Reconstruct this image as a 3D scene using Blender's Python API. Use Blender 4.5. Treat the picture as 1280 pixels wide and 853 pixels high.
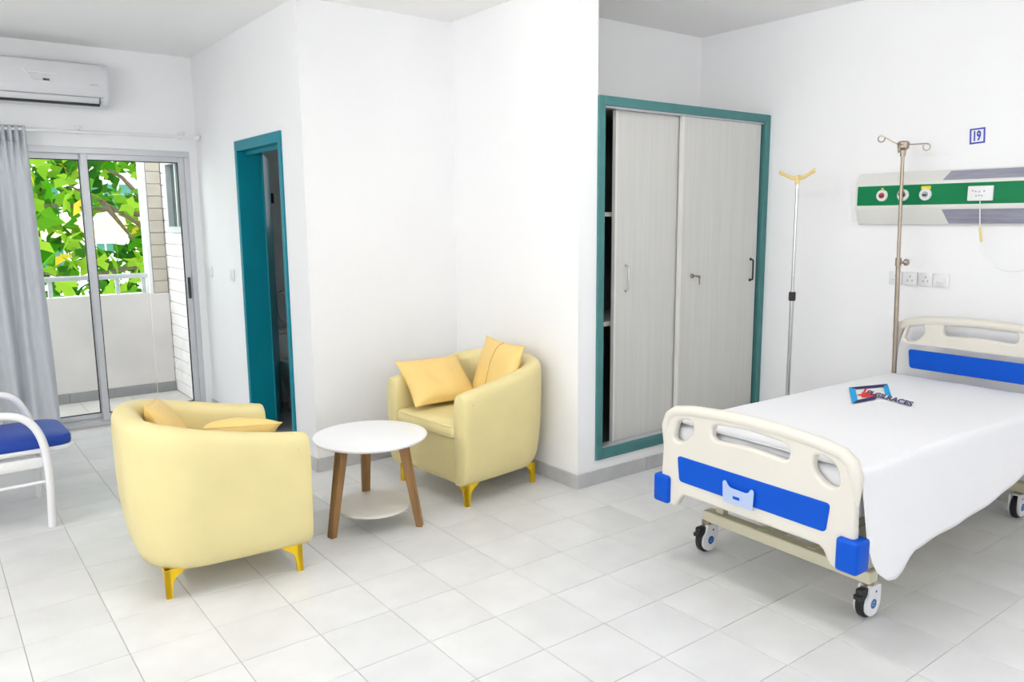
import bpy, bmesh, math, random
from mathutils import Vector, Matrix, Euler
random.seed(7)
PI = math.pi
for o in list(bpy.data.objects): bpy.data.objects.remove(o)
sc = bpy.context.scene
COL = sc.collection

# ------------------------------------------------------------------ camera
H_CAM = 1.547
YAW, PITCH, ROLL, FPX = 0.6493, 0.1551, -0.0082, 981.31
cd = bpy.data.cameras.new('camera'); cam = bpy.data.objects.new('camera', cd); COL.objects.link(cam)
cd.sensor_fit = 'HORIZONTAL'; cd.sensor_width = 36.0; cd.lens = FPX / 1280 * 36.0
cd.clip_start = 0.05; cd.clip_end = 200
fw = Vector((math.sin(YAW)*math.cos(PITCH), math.cos(YAW)*math.cos(PITCH), -math.sin(PITCH)))
rt0 = Vector((math.cos(YAW), -math.sin(YAW), 0)); up0 = rt0.cross(fw)
rt = math.cos(ROLL)*rt0 + math.sin(ROLL)*up0; up = -math.sin(ROLL)*rt0 + math.cos(ROLL)*up0
cam.matrix_world = Matrix(((rt.x, up.x, -fw.x, 0), (rt.y, up.y, -fw.y, 0), (rt.z, up.z, -fw.z, H_CAM), (0, 0, 0, 1)))
sc.camera = cam

# ------------------------------------------------------------------ world and exposure
SKY = 3.0
w = bpy.data.worlds.new('world'); sc.world = w; w.use_nodes = True
bg = w.node_tree.nodes['Background']; bg.inputs[0].default_value = (0.93, 0.965, 1.0, 1); bg.inputs[1].default_value = SKY
sc.view_settings.view_transform = 'Standard'; sc.view_settings.look = 'None'
sc.view_settings.gamma = 1.0; sc.view_settings.use_curve_mapping = False
sc.view_settings.exposure = 0.27
LAMP_A, LAMP_C, FILL_D = 82.0, 140.0, 80.0      # radiance of the ceiling tube, left wall tube and added fill tube

# ------------------------------------------------------------------ materials
def lin(c): return tuple(((v/255)/12.92 if v/255 <= 0.04045 else ((v/255+0.055)/1.055)**2.4) for v in c)
MATS = {}
def mat(name, rgb, rough=0.6, metal=0.0, var=0.04, scale=8.0, bump=0.0, bscale=60.0, coat=0.0, stretch=None, per_object=0.0, sss=0.0, spec=0.5):
    if name in MATS: return MATS[name]
    m = bpy.data.materials.new(name); m.use_nodes = True; nt = m.node_tree; N = nt.nodes; L = nt.links
    p = N['Principled BSDF']; c = lin(rgb)
    tc = N.new('ShaderNodeTexCoord'); mp = N.new('ShaderNodeMapping'); L.new(tc.outputs['Object'], mp.inputs[0])
    if stretch: mp.inputs['Scale'].default_value = stretch
    no = N.new('ShaderNodeTexNoise'); no.inputs['Scale'].default_value = scale; no.inputs['Detail'].default_value = 4
    L.new(mp.outputs[0], no.inputs['Vector'])
    cr = N.new('ShaderNodeValToRGB'); L.new(no.outputs['Fac'], cr.inputs[0])
    cr.color_ramp.elements[0].position = 0.3; cr.color_ramp.elements[1].position = 0.7
    cr.color_ramp.elements[0].color = tuple(max(0, v*(1-var*1.5)) for v in c)+(1,)
    cr.color_ramp.elements[1].color = tuple(min(1, v*(1+var)) for v in c)+(1,)
    out = cr.outputs[0]
    if per_object > 0:
        oi = N.new('ShaderNodeObjectInfo'); mr = N.new('ShaderNodeMapRange'); L.new(oi.outputs['Random'], mr.inputs[0])
        mr.inputs['To Min'].default_value = 1-per_object; mr.inputs['To Max'].default_value = 1+per_object*0.5
        hs = N.new('ShaderNodeHueSaturation'); L.new(mr.outputs[0], hs.inputs['Value']); L.new(out, hs.inputs['Color']); out = hs.outputs[0]
        ad = N.new('ShaderNodeVectorMath'); ad.operation = 'ADD'; sc_ = N.new('ShaderNodeVectorMath'); sc_.operation = 'SCALE'
        co = N.new('ShaderNodeCombineXYZ')
        for k in range(3): L.new(oi.outputs['Random'], co.inputs[k])
        L.new(co.outputs[0], sc_.inputs[0]); sc_.inputs['Scale'].default_value = 37.0
        L.new(mp.outputs[0], ad.inputs[0]); L.new(sc_.outputs[0], ad.inputs[1]); L.new(ad.outputs[0], no.inputs['Vector'])
    L.new(out, p.inputs['Base Color'])
    p.inputs['Roughness'].default_value = rough; p.inputs['Metallic'].default_value = metal
    p.inputs['Specular IOR Level'].default_value = spec
    if coat: p.inputs['Coat Weight'].default_value = coat; p.inputs['Coat Roughness'].default_value = 0.15
    if sss: p.inputs['Subsurface Weight'].default_value = sss; p.inputs['Subsurface Radius'].default_value = (0.02, 0.02, 0.02)
    if bump > 0:
        n2 = N.new('ShaderNodeTexNoise'); n2.inputs['Scale'].default_value = bscale; n2.inputs['Detail'].default_value = 3; L.new(mp.outputs[0], n2.inputs['Vector'])
        b = N.new('ShaderNodeBump'); b.inputs['Strength'].default_value = bump; b.inputs['Distance'].default_value = 0.01
        L.new(n2.outputs['Fac'], b.inputs['Height']); L.new(b.outputs[0], p.inputs['Normal'])
    MATS[name] = m; return m
def glass(name, rgb, gloss=0.12, rough=0.02):
    if name in MATS: return MATS[name]
    m = bpy.data.materials.new(name); m.use_nodes = True; nt = m.node_tree; N = nt.nodes; L = nt.links
    N.remove(N['Principled BSDF']); o = N['Material Output']
    t = N.new('ShaderNodeBsdfTransparent'); t.inputs[0].default_value = lin(rgb)+(1,)
    g = N.new('ShaderNodeBsdfGlossy'); g.inputs['Roughness'].default_value = rough
    lw = N.new('ShaderNodeLayerWeight'); lw.inputs['Blend'].default_value = gloss
    mx = N.new('ShaderNodeMixShader'); L.new(lw.outputs['Fresnel'], mx.inputs[0]); L.new(t.outputs[0], mx.inputs[1]); L.new(g.outputs[0], mx.inputs[2])
    L.new(mx.outputs[0], o.inputs['Surface']); MATS[name] = m; return m
def leafmat(name, rgb, rgb2):
    m = bpy.data.materials.new(name); m.use_nodes = True; nt = m.node_tree; N = nt.nodes; L = nt.links
    N.remove(N['Principled BSDF']); o = N['Material Output']
    oi = N.new('ShaderNodeObjectInfo'); ge = N.new('ShaderNodeNewGeometry'); ad = N.new('ShaderNodeMath'); ad.operation = 'ADD'
    L.new(oi.outputs['Random'], ad.inputs[0]); L.new(ge.outputs['Random Per Island'], ad.inputs[1])
    fr = N.new('ShaderNodeMath'); fr.operation = 'FRACT'; L.new(ad.outputs[0], fr.inputs[0])
    cr = N.new('ShaderNodeValToRGB'); L.new(fr.outputs[0], cr.inputs[0])
    cr.color_ramp.elements[0].color = lin(rgb)+(1,); cr.color_ramp.elements[1].color = lin(rgb2)+(1,)
    d = N.new('ShaderNodeBsdfDiffuse'); t = N.new('ShaderNodeBsdfTranslucent'); L.new(cr.outputs[0], d.inputs[0]); L.new(cr.outputs[0], t.inputs[0])
    mx = N.new('ShaderNodeMixShader'); mx.inputs[0].default_value = 0.5; L.new(d.outputs[0], mx.inputs[1]); L.new(t.outputs[0], mx.inputs[2])
    L.new(mx.outputs[0], o.inputs['Surface']); MATS[name] = m; return m

wall_m = mat('wall_paint', (247, 247, 248), 0.6, var=0.006, scale=2.5, bump=0.05, bscale=90)
ceil_m = mat('ceiling_paint', (251, 251, 250), 0.8, var=0.008, scale=2)
grout_m = mat('grout', (202, 197, 191), 0.9, var=0.06, scale=6)
tile_m = mat('floor_tile', (225, 225, 225), 0.33, var=0.045, scale=4.5, per_object=0.03)
skirt_m = mat('skirting_tile', (196, 196, 196), 0.4, var=0.07, scale=9, per_object=0.05)
teal_door = mat('teal_door_paint', (0, 128, 146), 0.4, spec=0.2, var=0.03, scale=4)
teal_ward = mat('teal_frame_paint', (76, 128, 128), 0.5, spec=0.2, var=0.05, scale=14)
ward_m = mat('laminate', (208, 207, 203), 0.5, var=0.03, scale=14, stretch=(4.0, 4.0, 0.12))
ward_edge = mat('laminate_edge', (222, 220, 214), 0.5, var=0.02)
ward_in = mat('closet_inside', (112, 122, 124), 0.8, var=0.05)
shelf_m = mat('shelf_board', (214, 212, 206), 0.5, var=0.02)
alu_m = mat('aluminium', (205, 206, 210), 0.35, metal=0.35, var=0.02)
alu_dark = mat('dark_gasket', (40, 46, 46), 0.6)
glass_m = glass('clear_glass', (250, 253, 251), 0.08)
dglass_m = mat('dark_glass', (52, 66, 64), 0.15, var=0.1, scale=3)
chrome_m = mat('chrome', (205, 205, 208), 0.22, metal=1.0, var=0.02)
steel_m = mat('stained_steel', (166, 152, 138), 0.32, metal=0.85, var=0.08, scale=30)
cream_l = mat('cream_leather', (229, 214, 154), 0.42, var=0.025, scale=5, bump=0.1, bscale=35)
gold_m = mat('gold_leg', (240, 198, 20), 0.3, metal=0.35, var=0.03)
cush_m = mat('ochre_satin', (240, 206, 128), 0.42, var=0.03, scale=4, bump=0.12, bscale=14)
seam_m = mat('seam_thread', (176, 140, 70), 0.7)
white_top = mat('white_lacquer', (246, 246, 248), 0.3, var=0.005)
shelf_white = mat('table_shelf', (226, 222, 214), 0.4, var=0.01)
walnut_m = mat('walnut', (146, 108, 64), 0.45, var=0.3, scale=7, stretch=(3.0, 3.0, 0.35))
bed_cream = mat('bed_plastic', (226, 221, 210), 0.38, var=0.012, scale=3)
bed_blue = mat('bed_blue', (0, 82, 198), 0.38, spec=0.2, var=0.02)
frame_cream = mat('frame_steel', (214, 208, 182), 0.4, var=0.02)
black_rub = mat('black_rubber', (26, 26, 30), 0.5, var=0.1)
white_pl = mat('white_plastic', (236, 236, 238), 0.35, var=0.01)
ring_blue = mat('ring_blue', (28, 104, 176), 0.4)
sheet_m = mat('white_sheet', (240, 240, 243), 0.85, var=0.006, scale=2, bump=0.08, bscale=40)
matt_m = mat('mattress_cover', (236, 236, 238), 0.8)
card_m = mat('frosted_plastic', (120, 165, 240), 0.3, var=0.02)
green_m = mat('green_strip', (0, 122, 72), 0.45, spec=0.2, var=0.02)
panel_m = mat('panel_aluminium', (228, 227, 222), 0.4, var=0.01)
diff_m = mat('grey_diffuser', (150, 150, 166), 0.4, var=0.12, scale=6, stretch=(1, 1.2, 8))
yel_m = mat('yellow_tag', (236, 214, 30), 0.5)
red_m = mat('red_mark', (190, 60, 60), 0.5)
greyp_m = mat('grey_print', (168, 168, 172), 0.6)
navy_m = mat('navy_print', (34, 22, 92), 0.8)
cyan_m = mat('cyan_print', (0, 164, 226), 0.8)
redp_m = mat('red_print', (232, 44, 40), 0.8)
bluep_m = mat('blue_print', (52, 62, 176), 0.6)
ac_m = mat('ac_plastic', (222, 222, 225), 0.28, var=0.006)
ac_highlight = mat('ac_highlight_white', (255, 255, 255), 0.2)  # white that stands in for light reflected on the AC panel
seat_blue = mat('blue_vinyl', (38, 70, 160), 0.4, spec=0.2, var=0.04, bump=0.05)
white_steel = mat('white_enamel', (240, 240, 242), 0.3, var=0.006)
curt_m = mat('grey_curtain', (205, 209, 215), 0.75, var=0.04, scale=20, stretch=(6, 6, 0.6), bump=0.1, bscale=80)
hook_m = mat('cream_hook', (238, 214, 150), 0.45)
plaster_m = mat('balcony_plaster', (228, 220, 219), 0.85, var=0.05, scale=3)
bskirt_m = mat('balcony_skirting', (160, 158, 160), 0.6, var=0.05, per_object=0.04)
btile_m = mat('balcony_tile', (206, 200, 197), 0.5, var=0.05, per_object=0.03)
brick_w = mat('white_brick', (238, 232, 232), 0.8, var=0.03, scale=10, per_object=0.03)
mort_m = mat('mortar', (184, 172, 170), 0.9)
brick_b = mat('beige_brick', (198, 188, 176), 0.8, var=0.05, scale=10, per_object=0.06)
bath_m = mat('bathroom_tile', (196, 198, 200), 0.5, var=0.04)
bathf_m = mat('bathroom_floor', (150, 150, 152), 0.5, var=0.06)
ceramic_m = mat('ceramic', (226, 226, 226), 0.25, var=0.01)
bark_m = mat('bark', (104, 92, 70), 0.9, var=0.25, scale=20)
leaf_m = leafmat('leaf_green', (76, 160, 30), (176, 208, 70))
leaf_y = leafmat('leaf_yellow', (232, 206, 60), (240, 224, 90))
leaf_d = leafmat('leaf_deep', (44, 112, 36), (120, 186, 62))
far_wall = mat('far_wall', (236, 234, 226), 0.9, var=0.02)
far_band = mat('far_band', (238, 206, 150), 0.9, var=0.03)
far_win = mat('far_window', (52, 112, 96), 0.3, var=0.1)
def tubemat(e):
    m = bpy.data.materials.new('lit_tube'); m.use_nodes = True; p = m.node_tree.nodes['Principled BSDF']
    p.inputs['Emission Color'].default_value = (1, 0.98, 0.95, 1); p.inputs['Emission Strength'].default_value = e; return m

# ------------------------------------------------------------------ mesh helpers
class B:
    def __init__(s): s.v = []; s.f = []
    def add(s, vs, fs):
        n = len(s.v); s.v += [tuple(p) for p in vs]; s.f += [tuple(i+n for i in f) for f in fs]; return s
    def box(s, x0, x1, y0, y1, z0, z1, bev=0.0, seg=2):
        vs = [(x0,y0,z0),(x1,y0,z0),(x1,y1,z0),(x0,y1,z0),(x0,y0,z1),(x1,y0,z1),(x1,y1,z1),(x0,y1,z1)]
        fs = [(0,3,2,1),(4,5,6,7),(0,1,5,4),(1,2,6,5),(2,3,7,6),(3,0,4,7)]
        if bev <= 0: return s.add(vs, fs)
        bm = bmesh.new(); bv = [bm.verts.new(p) for p in vs]
        for f in fs: bm.faces.new([bv[i] for i in f])
        bmesh.ops.bevel(bm, geom=bm.edges[:], offset=bev, segments=seg, profile=0.5, affect='EDGES')
        bm.verts.index_update(); s.add([v.co[:] for v in bm.verts], [[v.index for v in f.verts] for f in bm.faces]); bm.free(); return s
    def tube(s, path, r, n=10, caps=True):
        path = [Vector(p) for p in path]; rings = []
        rr = r if isinstance(r, (list, tuple)) else [r]*len(path)
        t = (path[1]-path[0]).normalized(); a = t.orthogonal().normalized()
        for i, p in enumerate(path):
            if i == 0: t = (path[1]-p).normalized()
            elif i == len(path)-1: t = (p-path[i-1]).normalized()
            else: t = ((path[i+1]-p).normalized()+(p-path[i-1]).normalized()).normalized()
            a = (a - t*a.dot(t)).normalized(); b = t.cross(a)
            rings.append([p+(a*math.cos(2*PI*k/n)+b*math.sin(2*PI*k/n))*rr[i] for k in range(n)])
        return s.loft(rings, True, caps)
    def loft(s, rings, closed=True, caps=True):
        n = len(rings[0]); vs = [p for r in rings for p in r]; fs = []
        for i in range(len(rings)-1):
            for k in range(n if closed else n-1):
                k2 = (k+1) % n; fs.append((i*n+k, i*n+k2, (i+1)*n+k2, (i+1)*n+k))
        if caps and closed:
            fs.append(tuple(range(n))[::-1]); fs.append(tuple((len(rings)-1)*n+k for k in range(n)))
        return s.add(vs, fs)
    def lathe(s, prof, c=(0,0,0), axis='z', n=24):
        c = Vector(c); rings = []
        for r, h in prof:
            ring = []
            for k in range(n):
                a = 2*PI*k/n; x, y = r*math.cos(a), r*math.sin(a)
                ring.append(c + Vector({'z': (x, y, h), 'x': (h, x, y), 'y': (y, h, x)}[axis]))
            rings.append(ring)
        return s.loft(rings, True, True)
    def prism(s, poly, axis, a0, a1):
        def P(u, v, a): return {'x': (a, u, v), 'y': (u, a, v), 'z': (u, v, a)}[axis]
        n = len(poly)
        return s.loft([[P(u, v, a0) for u, v in poly], [P(u, v, a1) for u, v in poly]], True, True)
    def mesh(s, name, mt=None, smooth=True, xf=None):
        me = bpy.data.meshes.new(name)
        vs = s.v if xf is None else [tuple(xf @ Vector(p)) for p in s.v]
        me.from_pydata(vs, [], s.f)
        bm = bmesh.new(); bm.from_mesh(me); bmesh.ops.recalc_face_normals(bm, faces=bm.faces[:]); bm.to_mesh(me); bm.free()
        if mt: me.materials.append(mt)
        if smooth: me.set_sharp_from_angle(angle=math.radians(38)) if False else None
        for p in me.polygons: p.use_smooth = smooth
        if smooth: me.set_sharp_from_angle(angle=math.radians(40))
        return me
def xf_of(root): return Matrix.LocRotScale(root.location, root.rotation_euler, None)
def link(name, me, parent=None):
    o = bpy.data.objects.new(name, me); COL.objects.link(o)
    if parent: o.parent = parent
    return o
def part(name, b, mt, parent=None, world=None, smooth=True):
    """world = the thing root whose local frame the world-coordinate vertices are moved into"""
    xf = xf_of(world).inverted() if world is not None else None
    return link(name, b.mesh(name, mt, smooth, xf), parent)
def tag(o, label=None, cat=None, group=None, kind=None):
    if label: o['label'] = label
    if cat: o['category'] = cat
    if group: o['group'] = group
    if kind: o['kind'] = kind
    return o
def thing(name, label, cat, loc=(0,0,0), rz=0.0, group=None):
    o = bpy.data.objects.new(name, None); COL.objects.link(o); o.empty_display_size = 0.1
    o.location = loc; o.rotation_euler = (0, 0, rz); return tag(o, label, cat, group)
def setting(name, label, cat, b=None, mt=None, loc=(0,0,0), smooth=False):
    o = link(name, b.mesh(name, mt, smooth)) if b else bpy.data.objects.new(name, None)
    if not b: COL.objects.link(o); o.location = loc
    return tag(o, label, cat, None, 'structure')
def fillet(pts, rad, n=6):
    out = []; m = len(pts)
    for i in range(m):
        p = Vector(pts[i][:2]); a = Vector(pts[i-1][:2]); c = Vector(pts[(i+1) % m][:2])
        r = pts[i][2] if len(pts[i]) > 2 else rad
        d1 = (a-p); d2 = (c-p); l = min(r, d1.length*0.49, d2.length*0.49)
        if l < 1e-5: out.append(tuple(p)); continue
        s, e = p+d1.normalized()*l, p+d2.normalized()*l
        for k in range(n+1):
            t = k/n; out.append(tuple(s*(1-t)**2 + p*2*t*(1-t) + e*t*t))
    return out
def shape2d(outlines, half, bev=0.0, res=2):
    """a plate with holes from closed 2D outlines -> B in local (u,v,thickness)"""
    cu = bpy.data.curves.new('plate', 'CURVE'); cu.dimensions = '2D'; cu.fill_mode = 'BOTH'
    cu.extrude = max(half-bev, 0.0001); cu.bevel_depth = bev; cu.bevel_resolution = res; cu.offset = -bev
    for ol in outlines:
        sp = cu.splines.new('POLY'); sp.points.add(len(ol)-1); sp.use_cyclic_u = True
        for q, (u, v) in zip(sp.points, ol): q.co = (u, v, 0, 1)
    return curve_to_B(cu)
def curve_to_B(cu):
    o = bpy.data.objects.new('plate', cu); COL.objects.link(o)
    dg = bpy.context.evaluated_depsgraph_get(); me = bpy.data.meshes.new_from_object(o.evaluated_get(dg))
    b = B(); b.add([v.co[:] for v in me.vertices], [tuple(p.vertices) for p in me.polygons])
    bpy.data.objects.remove(o); bpy.data.curves.remove(cu); bpy.data.meshes.remove(me); return b
def text_B(body, size, extrude=0.0005, bold=0.0, shear=0.0):
    cu = bpy.data.curves.new('lettering', 'FONT'); cu.body = body; cu.size = size; cu.extrude = extrude; cu.offset = bold; cu.shear = shear
    cu.resolution_u = 3
    return curve_to_B(cu)
def mapB(b, fn): b.v = [tuple(fn(*p)) for p in b.v]; return b
def copy_tree(o, parent=None):
    c = o.copy(); COL.objects.link(c); c.parent = parent
    for ch in list(o.children): copy_tree(ch, c)
    return c

# ================================================================== THE ROOM
XR, YW, XP, YA, XD, YB, YC, HC = 4.6145, 3.2346, 2.92, 4.4709, 1.8743, 6.5775, 3.8232, 2.801
XW0, ZT, ZWB = 3.0559, 2.207, 0.1436
T = 0.12
TILE, TX0, TY0 = 0.30, 0.1848, 3.838

def in_view(x, y, z, m=0.12):
    d = Vector((x, y, z-H_CAM)); zc = d.dot(fw)
    if zc < 0.1: return False
    u = FPX*d.dot(rt)/zc/1280; v = FPX*d.dot(up)/zc/853
    return abs(u) < 0.5+m and abs(v) < 0.5+m

fl = setting('floor', 'pale grey tiled floor of the hospital room', 'floor', B().box(-1.6, XR+T, -1.6, YB+T, -0.12, -0.0035), grout_m)
g = 0.0016
tile_mesh = B().box(-TILE/2+g, TILE/2-g, -TILE/2+g, TILE/2-g, -0.0055, 0.0, 0.0012, 1).mesh('tile', tile_m, False)
rest = B()
def room_has(x, y):   # is the tile centre inside the room's floor
    if y > YB+0.02 or x > XR+0.1 or x < -1.5 or y < -1.5: return False
    if x > XP+0.12 and y > YW+0.12: return False
    if x > XD+0.13 and y > YA+0.13: return False
    return True
def clip_box(x, y):
    x0, x1, y0, y1 = x-TILE/2+g, x+TILE/2-g, y-TILE/2+g, y+TILE/2-g
    if y < YW: x1 = min(x1, XR)
    return x0, x1, y0, min(y1, YB)
ntile = 0
for i in range(-7, 17):
    for j in range(-10, 19):
        cx, cy = TX0+(i+0.5)*TILE, TY0+(0.5-j)*TILE
        if not room_has(cx, cy): continue
        vis = any(in_view(cx+a*TILE/2, cy+b_*TILE/2, 0, 0.01) for a in (-1, 0, 1) for b_ in (-1, 0, 1))
        if vis and ntile < 300:
            o = link('tile', tile_mesh, fl); o.location = (cx, cy, 0); ntile += 1
            o.rotation_euler = (random.uniform(-0.0006, 0.0006), random.uniform(-0.0006, 0.0006), 0)
        else:
            rest.box(*clip_box(cx, cy), -0.0055, 0.0)
tag(link('tile_remainder', rest.mesh('tile_remainder', tile_m, False), fl), kind='stuff')

setting('ceiling', 'flat off-white ceiling over the room', 'ceiling', B().box(-1.6, XR+T, -1.6, YB+T, HC, HC+0.12), ceil_m)
setting('wall_right', 'long white wall behind the hospital bed', 'wall', B().box(XR, XR+T, -1.6, YC+T, 0, HC), wall_m)
setting('wall_closet', 'greyish back wall above the built-in wardrobe', 'wall', B().box(XW0, XR, YC, YC+T, 0, HC), wall_m)
setting('wall_pillar', 'white partition wall between seating alcove and wardrobe', 'wall', B().box(XP, XW0, YW, YA, 0, HC), wall_m)
setting('wall_plinth', 'low white plinth under the wardrobe', 'wall', B().box(XW0, XR, YW, YC, 0, ZWB), wall_m)
setting('wall_alcove', 'white wall behind the round coffee table', 'wall', B().box(XD+T, 3.3, YA, YA+T, 0, HC), wall_m)
DY0, DY1, DZ = 4.787, 5.642, 2.0914
setting('wall_door', 'white wall around the teal bathroom door', 'wall',
        B().box(XD, XD+T, YA, DY0, 0, HC).box(XD, XD+T, DY1, YB+T, 0, HC).box(XD, XD+T, DY0, DY1, DZ, HC), wall_m)
WX0, WX1, WZ = 0.10, 1.815, 2.085
setting('wall_back', 'white wall with air conditioner above the balcony door', 'wall',
        B().box(-1.6, WX0, YB, YB+T, 0, HC).box(WX1, XD, YB, YB+T, 0, HC).box(WX0, WX1, YB, YB+T, WZ, HC), wall_m)
# the two unseen sides behind the camera, openings added and sized for daylight
LWY0, LWY1, FWX0, FWX1 = -0.9, 2.6, -0.8, 0.9
setting('wall_left', 'white wall left of the camera with an opening added for daylight', 'wall',
        B().box(-1.6-T, -1.6, -1.6-T, LWY0, 0, HC).box(-1.6-T, -1.6, LWY1, YB+T, 0, HC).box(-1.6-T, -1.6, LWY0, LWY1, 0, 0.9).box(-1.6-T, -1.6, LWY0, LWY1, 2.3, HC), wall_m)
setting('wall_front', 'white wall behind the camera with an opening added for daylight', 'wall',
        B().box(-1.6, FWX0, -1.6-T, -1.6, 0, HC).box(FWX1, XR+T, -1.6-T, -1.6, 0, HC).box(FWX0, FWX1, -1.6-T, -1.6, 0, 0.9).box(FWX0, FWX1, -1.6-T, -1.6, 2.3, HC), wall_m)
# bathroom beyond the teal door
setting('wall_bathroom', 'dim grey bathroom wall seen through the door gap', 'wall', B().box(XD+T, 2.75, 6.46, 6.58, 0, HC).box(2.75, 3.3, 6.46, 6.58, 0, 1.5).box(2.75, 3.3, 6.46, 6.58, 2.2, HC).box(3.3, 3.42, YA, 6.58, 0, HC), bath_m)  # the unseen opening is added to let daylight into the bathroom
setting('floor_bathroom', 'dark bathroom floor beyond the teal door', 'floor', B().box(XD+T, 3.3, YA+T, 6.46, -0.10, 0.0), bathf_m)

def skirting(name, label, p0, p1, nrm, z1=0.085, th=0.012):
    """row of skirting tiles from p0 to p1, nrm = outward normal"""
    p0, p1, nrm = Vector(p0), Vector(p1), Vector(nrm); d = (p1-p0); Ln = d.length; d.normalize()
    def blk(a, b, t0, t1, z0, z2):
        q = [p0+d*a+nrm*t0, p0+d*b+nrm*t1]
        xs = sorted((q[0].x, q[1].x)); ys = sorted((q[0].y, q[1].y)); return (xs[0], xs[1], ys[0], ys[1], z0, z2)
    root = setting(name, label, 'baseboard', B().box(*blk(0, Ln, 0.0, th-0.003, 0, z1-0.001)), grout_m)
    n = max(1, round(Ln/0.30))
    for k in range(n):
        a, b = Ln*k/n+0.001, Ln*(k+1)/n-0.001
        part('tile', B().box(*blk(a, b, 0.0005, th, 0.0, z1), 0.0015, 1), skirt_m, root, smooth=False)
skirting('baseboard_alcove', 'grey tile skirting under the alcove back wall', (XD, YA), (XP-0.012, YA), (0, -1))
skirting('baseboard_pillar', 'grey tile skirting behind the right armchair', (XP, YA-0.012), (XP, YW-0.012), (-1, 0))
skirting('baseboard_wardrobe', 'grey tile skirting below the wardrobe', (XP, YW), (XR-0.012, YW), (0, -1))
skirting('baseboard_right', 'grey tile skirting along the bed wall', (XR, YW-0.012), (XR, -1.5), (-1, 0))
skirting('baseboard_door', 'grey tile skirting between alcove corner and teal door', (XD, YA-0.012), (XD, DY0-0.05), (-1, 0))
skirting('baseboard_back', 'grey tile skirting beside the balcony door', (XD, DY1+0.05), (XD, YB), (-1, 0))

# ---- teal door
d1 = setting('door_1', 'teal bathroom door frame with the leaf swung inward', 'door', None, loc=(XD, DY0, 0))
def dp(name, b, mt, parent=None): return part(name, b, mt, parent or d1, world=d1, smooth=False)
fr = B(); JD = 0.17
for y0, y1 in ((DY0, DY0+0.045), (DY1-0.045, DY1)): fr.box(XD-0.012, XD+JD, y0, y1, 0, DZ-0.0705, 0.003, 1)
fr.box(XD-0.012, XD+JD, DY0, DY1, DZ-0.07, DZ, 0.003, 1)
dp('door_frame', fr, teal_door)
st = B().box(XD+0.05, XD+0.075, DY0+0.045, DY0+0.057, 0, DZ-0.07).box(XD+0.05, XD+0.075, DY0+0.045, DY1-0.045, DZ-0.095, DZ-0.07)
dp('door_stop', st, teal_door)
hx, hy = XD+JD, DY1-0.05
la = math.radians(66); ld = Vector((math.cos(la), math.sin(la))); ln = Vector((-ld.y, ld.x))
def leafbox(a0, a1, t0, t1, z0, z1):
    b = B().box(a0, a1, t0, t1, z0, z1, 0.003, 1); return mapB(b, lambda x, y, z: (hx+ld.x*x+ln.x*y, hy+ld.y*x+ln.y*y, z))
lf = dp('door_leaf', leafbox(0, 0.70, 0, 0.04, 0.01, DZ-0.075), teal_door)
part('bolt', leafbox(0.66, 0.70, -0.02, -0.0005, 1.68, 1.76), alu_dark, lf, world=d1, smooth=False)

# ---- sliding balcony door
wn = setting('window_1', 'aluminium sliding glass door to the balcony', 'window', None, loc=(WX0, YB, 0))
def wp(name, b, mt, parent=None): return part(name, b, mt, parent or wn, world=wn, smooth=False)
fb = B().box(WX0, WX1, YB-0.005, YB+0.10, WZ-0.045, WZ, 0.003, 1).box(WX1-0.042, WX1, YB-0.005, YB+0.10, 0.0305, WZ-0.0455, 0.003, 1)
fb.box(WX0, WX0+0.042, YB-0.005, YB+0.10, 0.0305, WZ-0.0455, 0.003, 1).box(WX0, WX1, YB-0.012, YB+0.10, 0.0, 0.03, 0.003, 1)
wp('outer_frame', fb, alu_m)
wp('track', B().box(WX0, WX1, YB+0.028, YB+0.034, 0.03, 0.045), alu_m)
wp('track', B().box(WX0, WX1, YB+0.068, YB+0.074, 0.03, 0.045), alu_m)
def sash(x0, x1, y0, st=0.046):
    r = wp('sash', B().box(x0, x0+st, y0, y0+0.032, 0.03, WZ-0.04, 0.003, 1).box(x1-st, x1, y0, y0+0.032, 0.03, WZ-0.04, 0.003, 1)
           .box(x0+st, x1-st, y0, y0+0.032, 0.03, 0.085, 0.002, 1).box(x0+st, x1-st, y0, y0+0.032, WZ-0.085, WZ-0.04, 0.002, 1), alu_m)
    gk = B(); w_ = 0.006
    gk.box(x0+st, x0+st+w_, y0+0.008, y0+0.024, 0.085, WZ-0.085).box(x1-st-w_, x1-st, y0+0.008, y0+0.024, 0.085, WZ-0.085)
    gk.box(x0+st, x1-st, y0+0.008, y0+0.024, 0.085, 0.085+w_).box(x0+st, x1-st, y0+0.008, y0+0.024, WZ-0.085-w_, WZ-0.085)
    wp('gasket', gk, alu_dark, r)
    wp('pane', B().box(x0+st+0.002, x1-st-0.002, y0+0.014, y0+0.018, 0.087, WZ-0.087), glass_m, r)
    return r
sR = sash(1.050, WX1-0.040, YB+0.012)
sL = sash(WX0+0.04, 1.092, YB+0.052)
wp('handle', B().box(WX1-0.075, WX1-0.055, YB-0.006, YB+0.014, 0.93, 1.10, 0.004, 2), alu_dark, sR)

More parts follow.
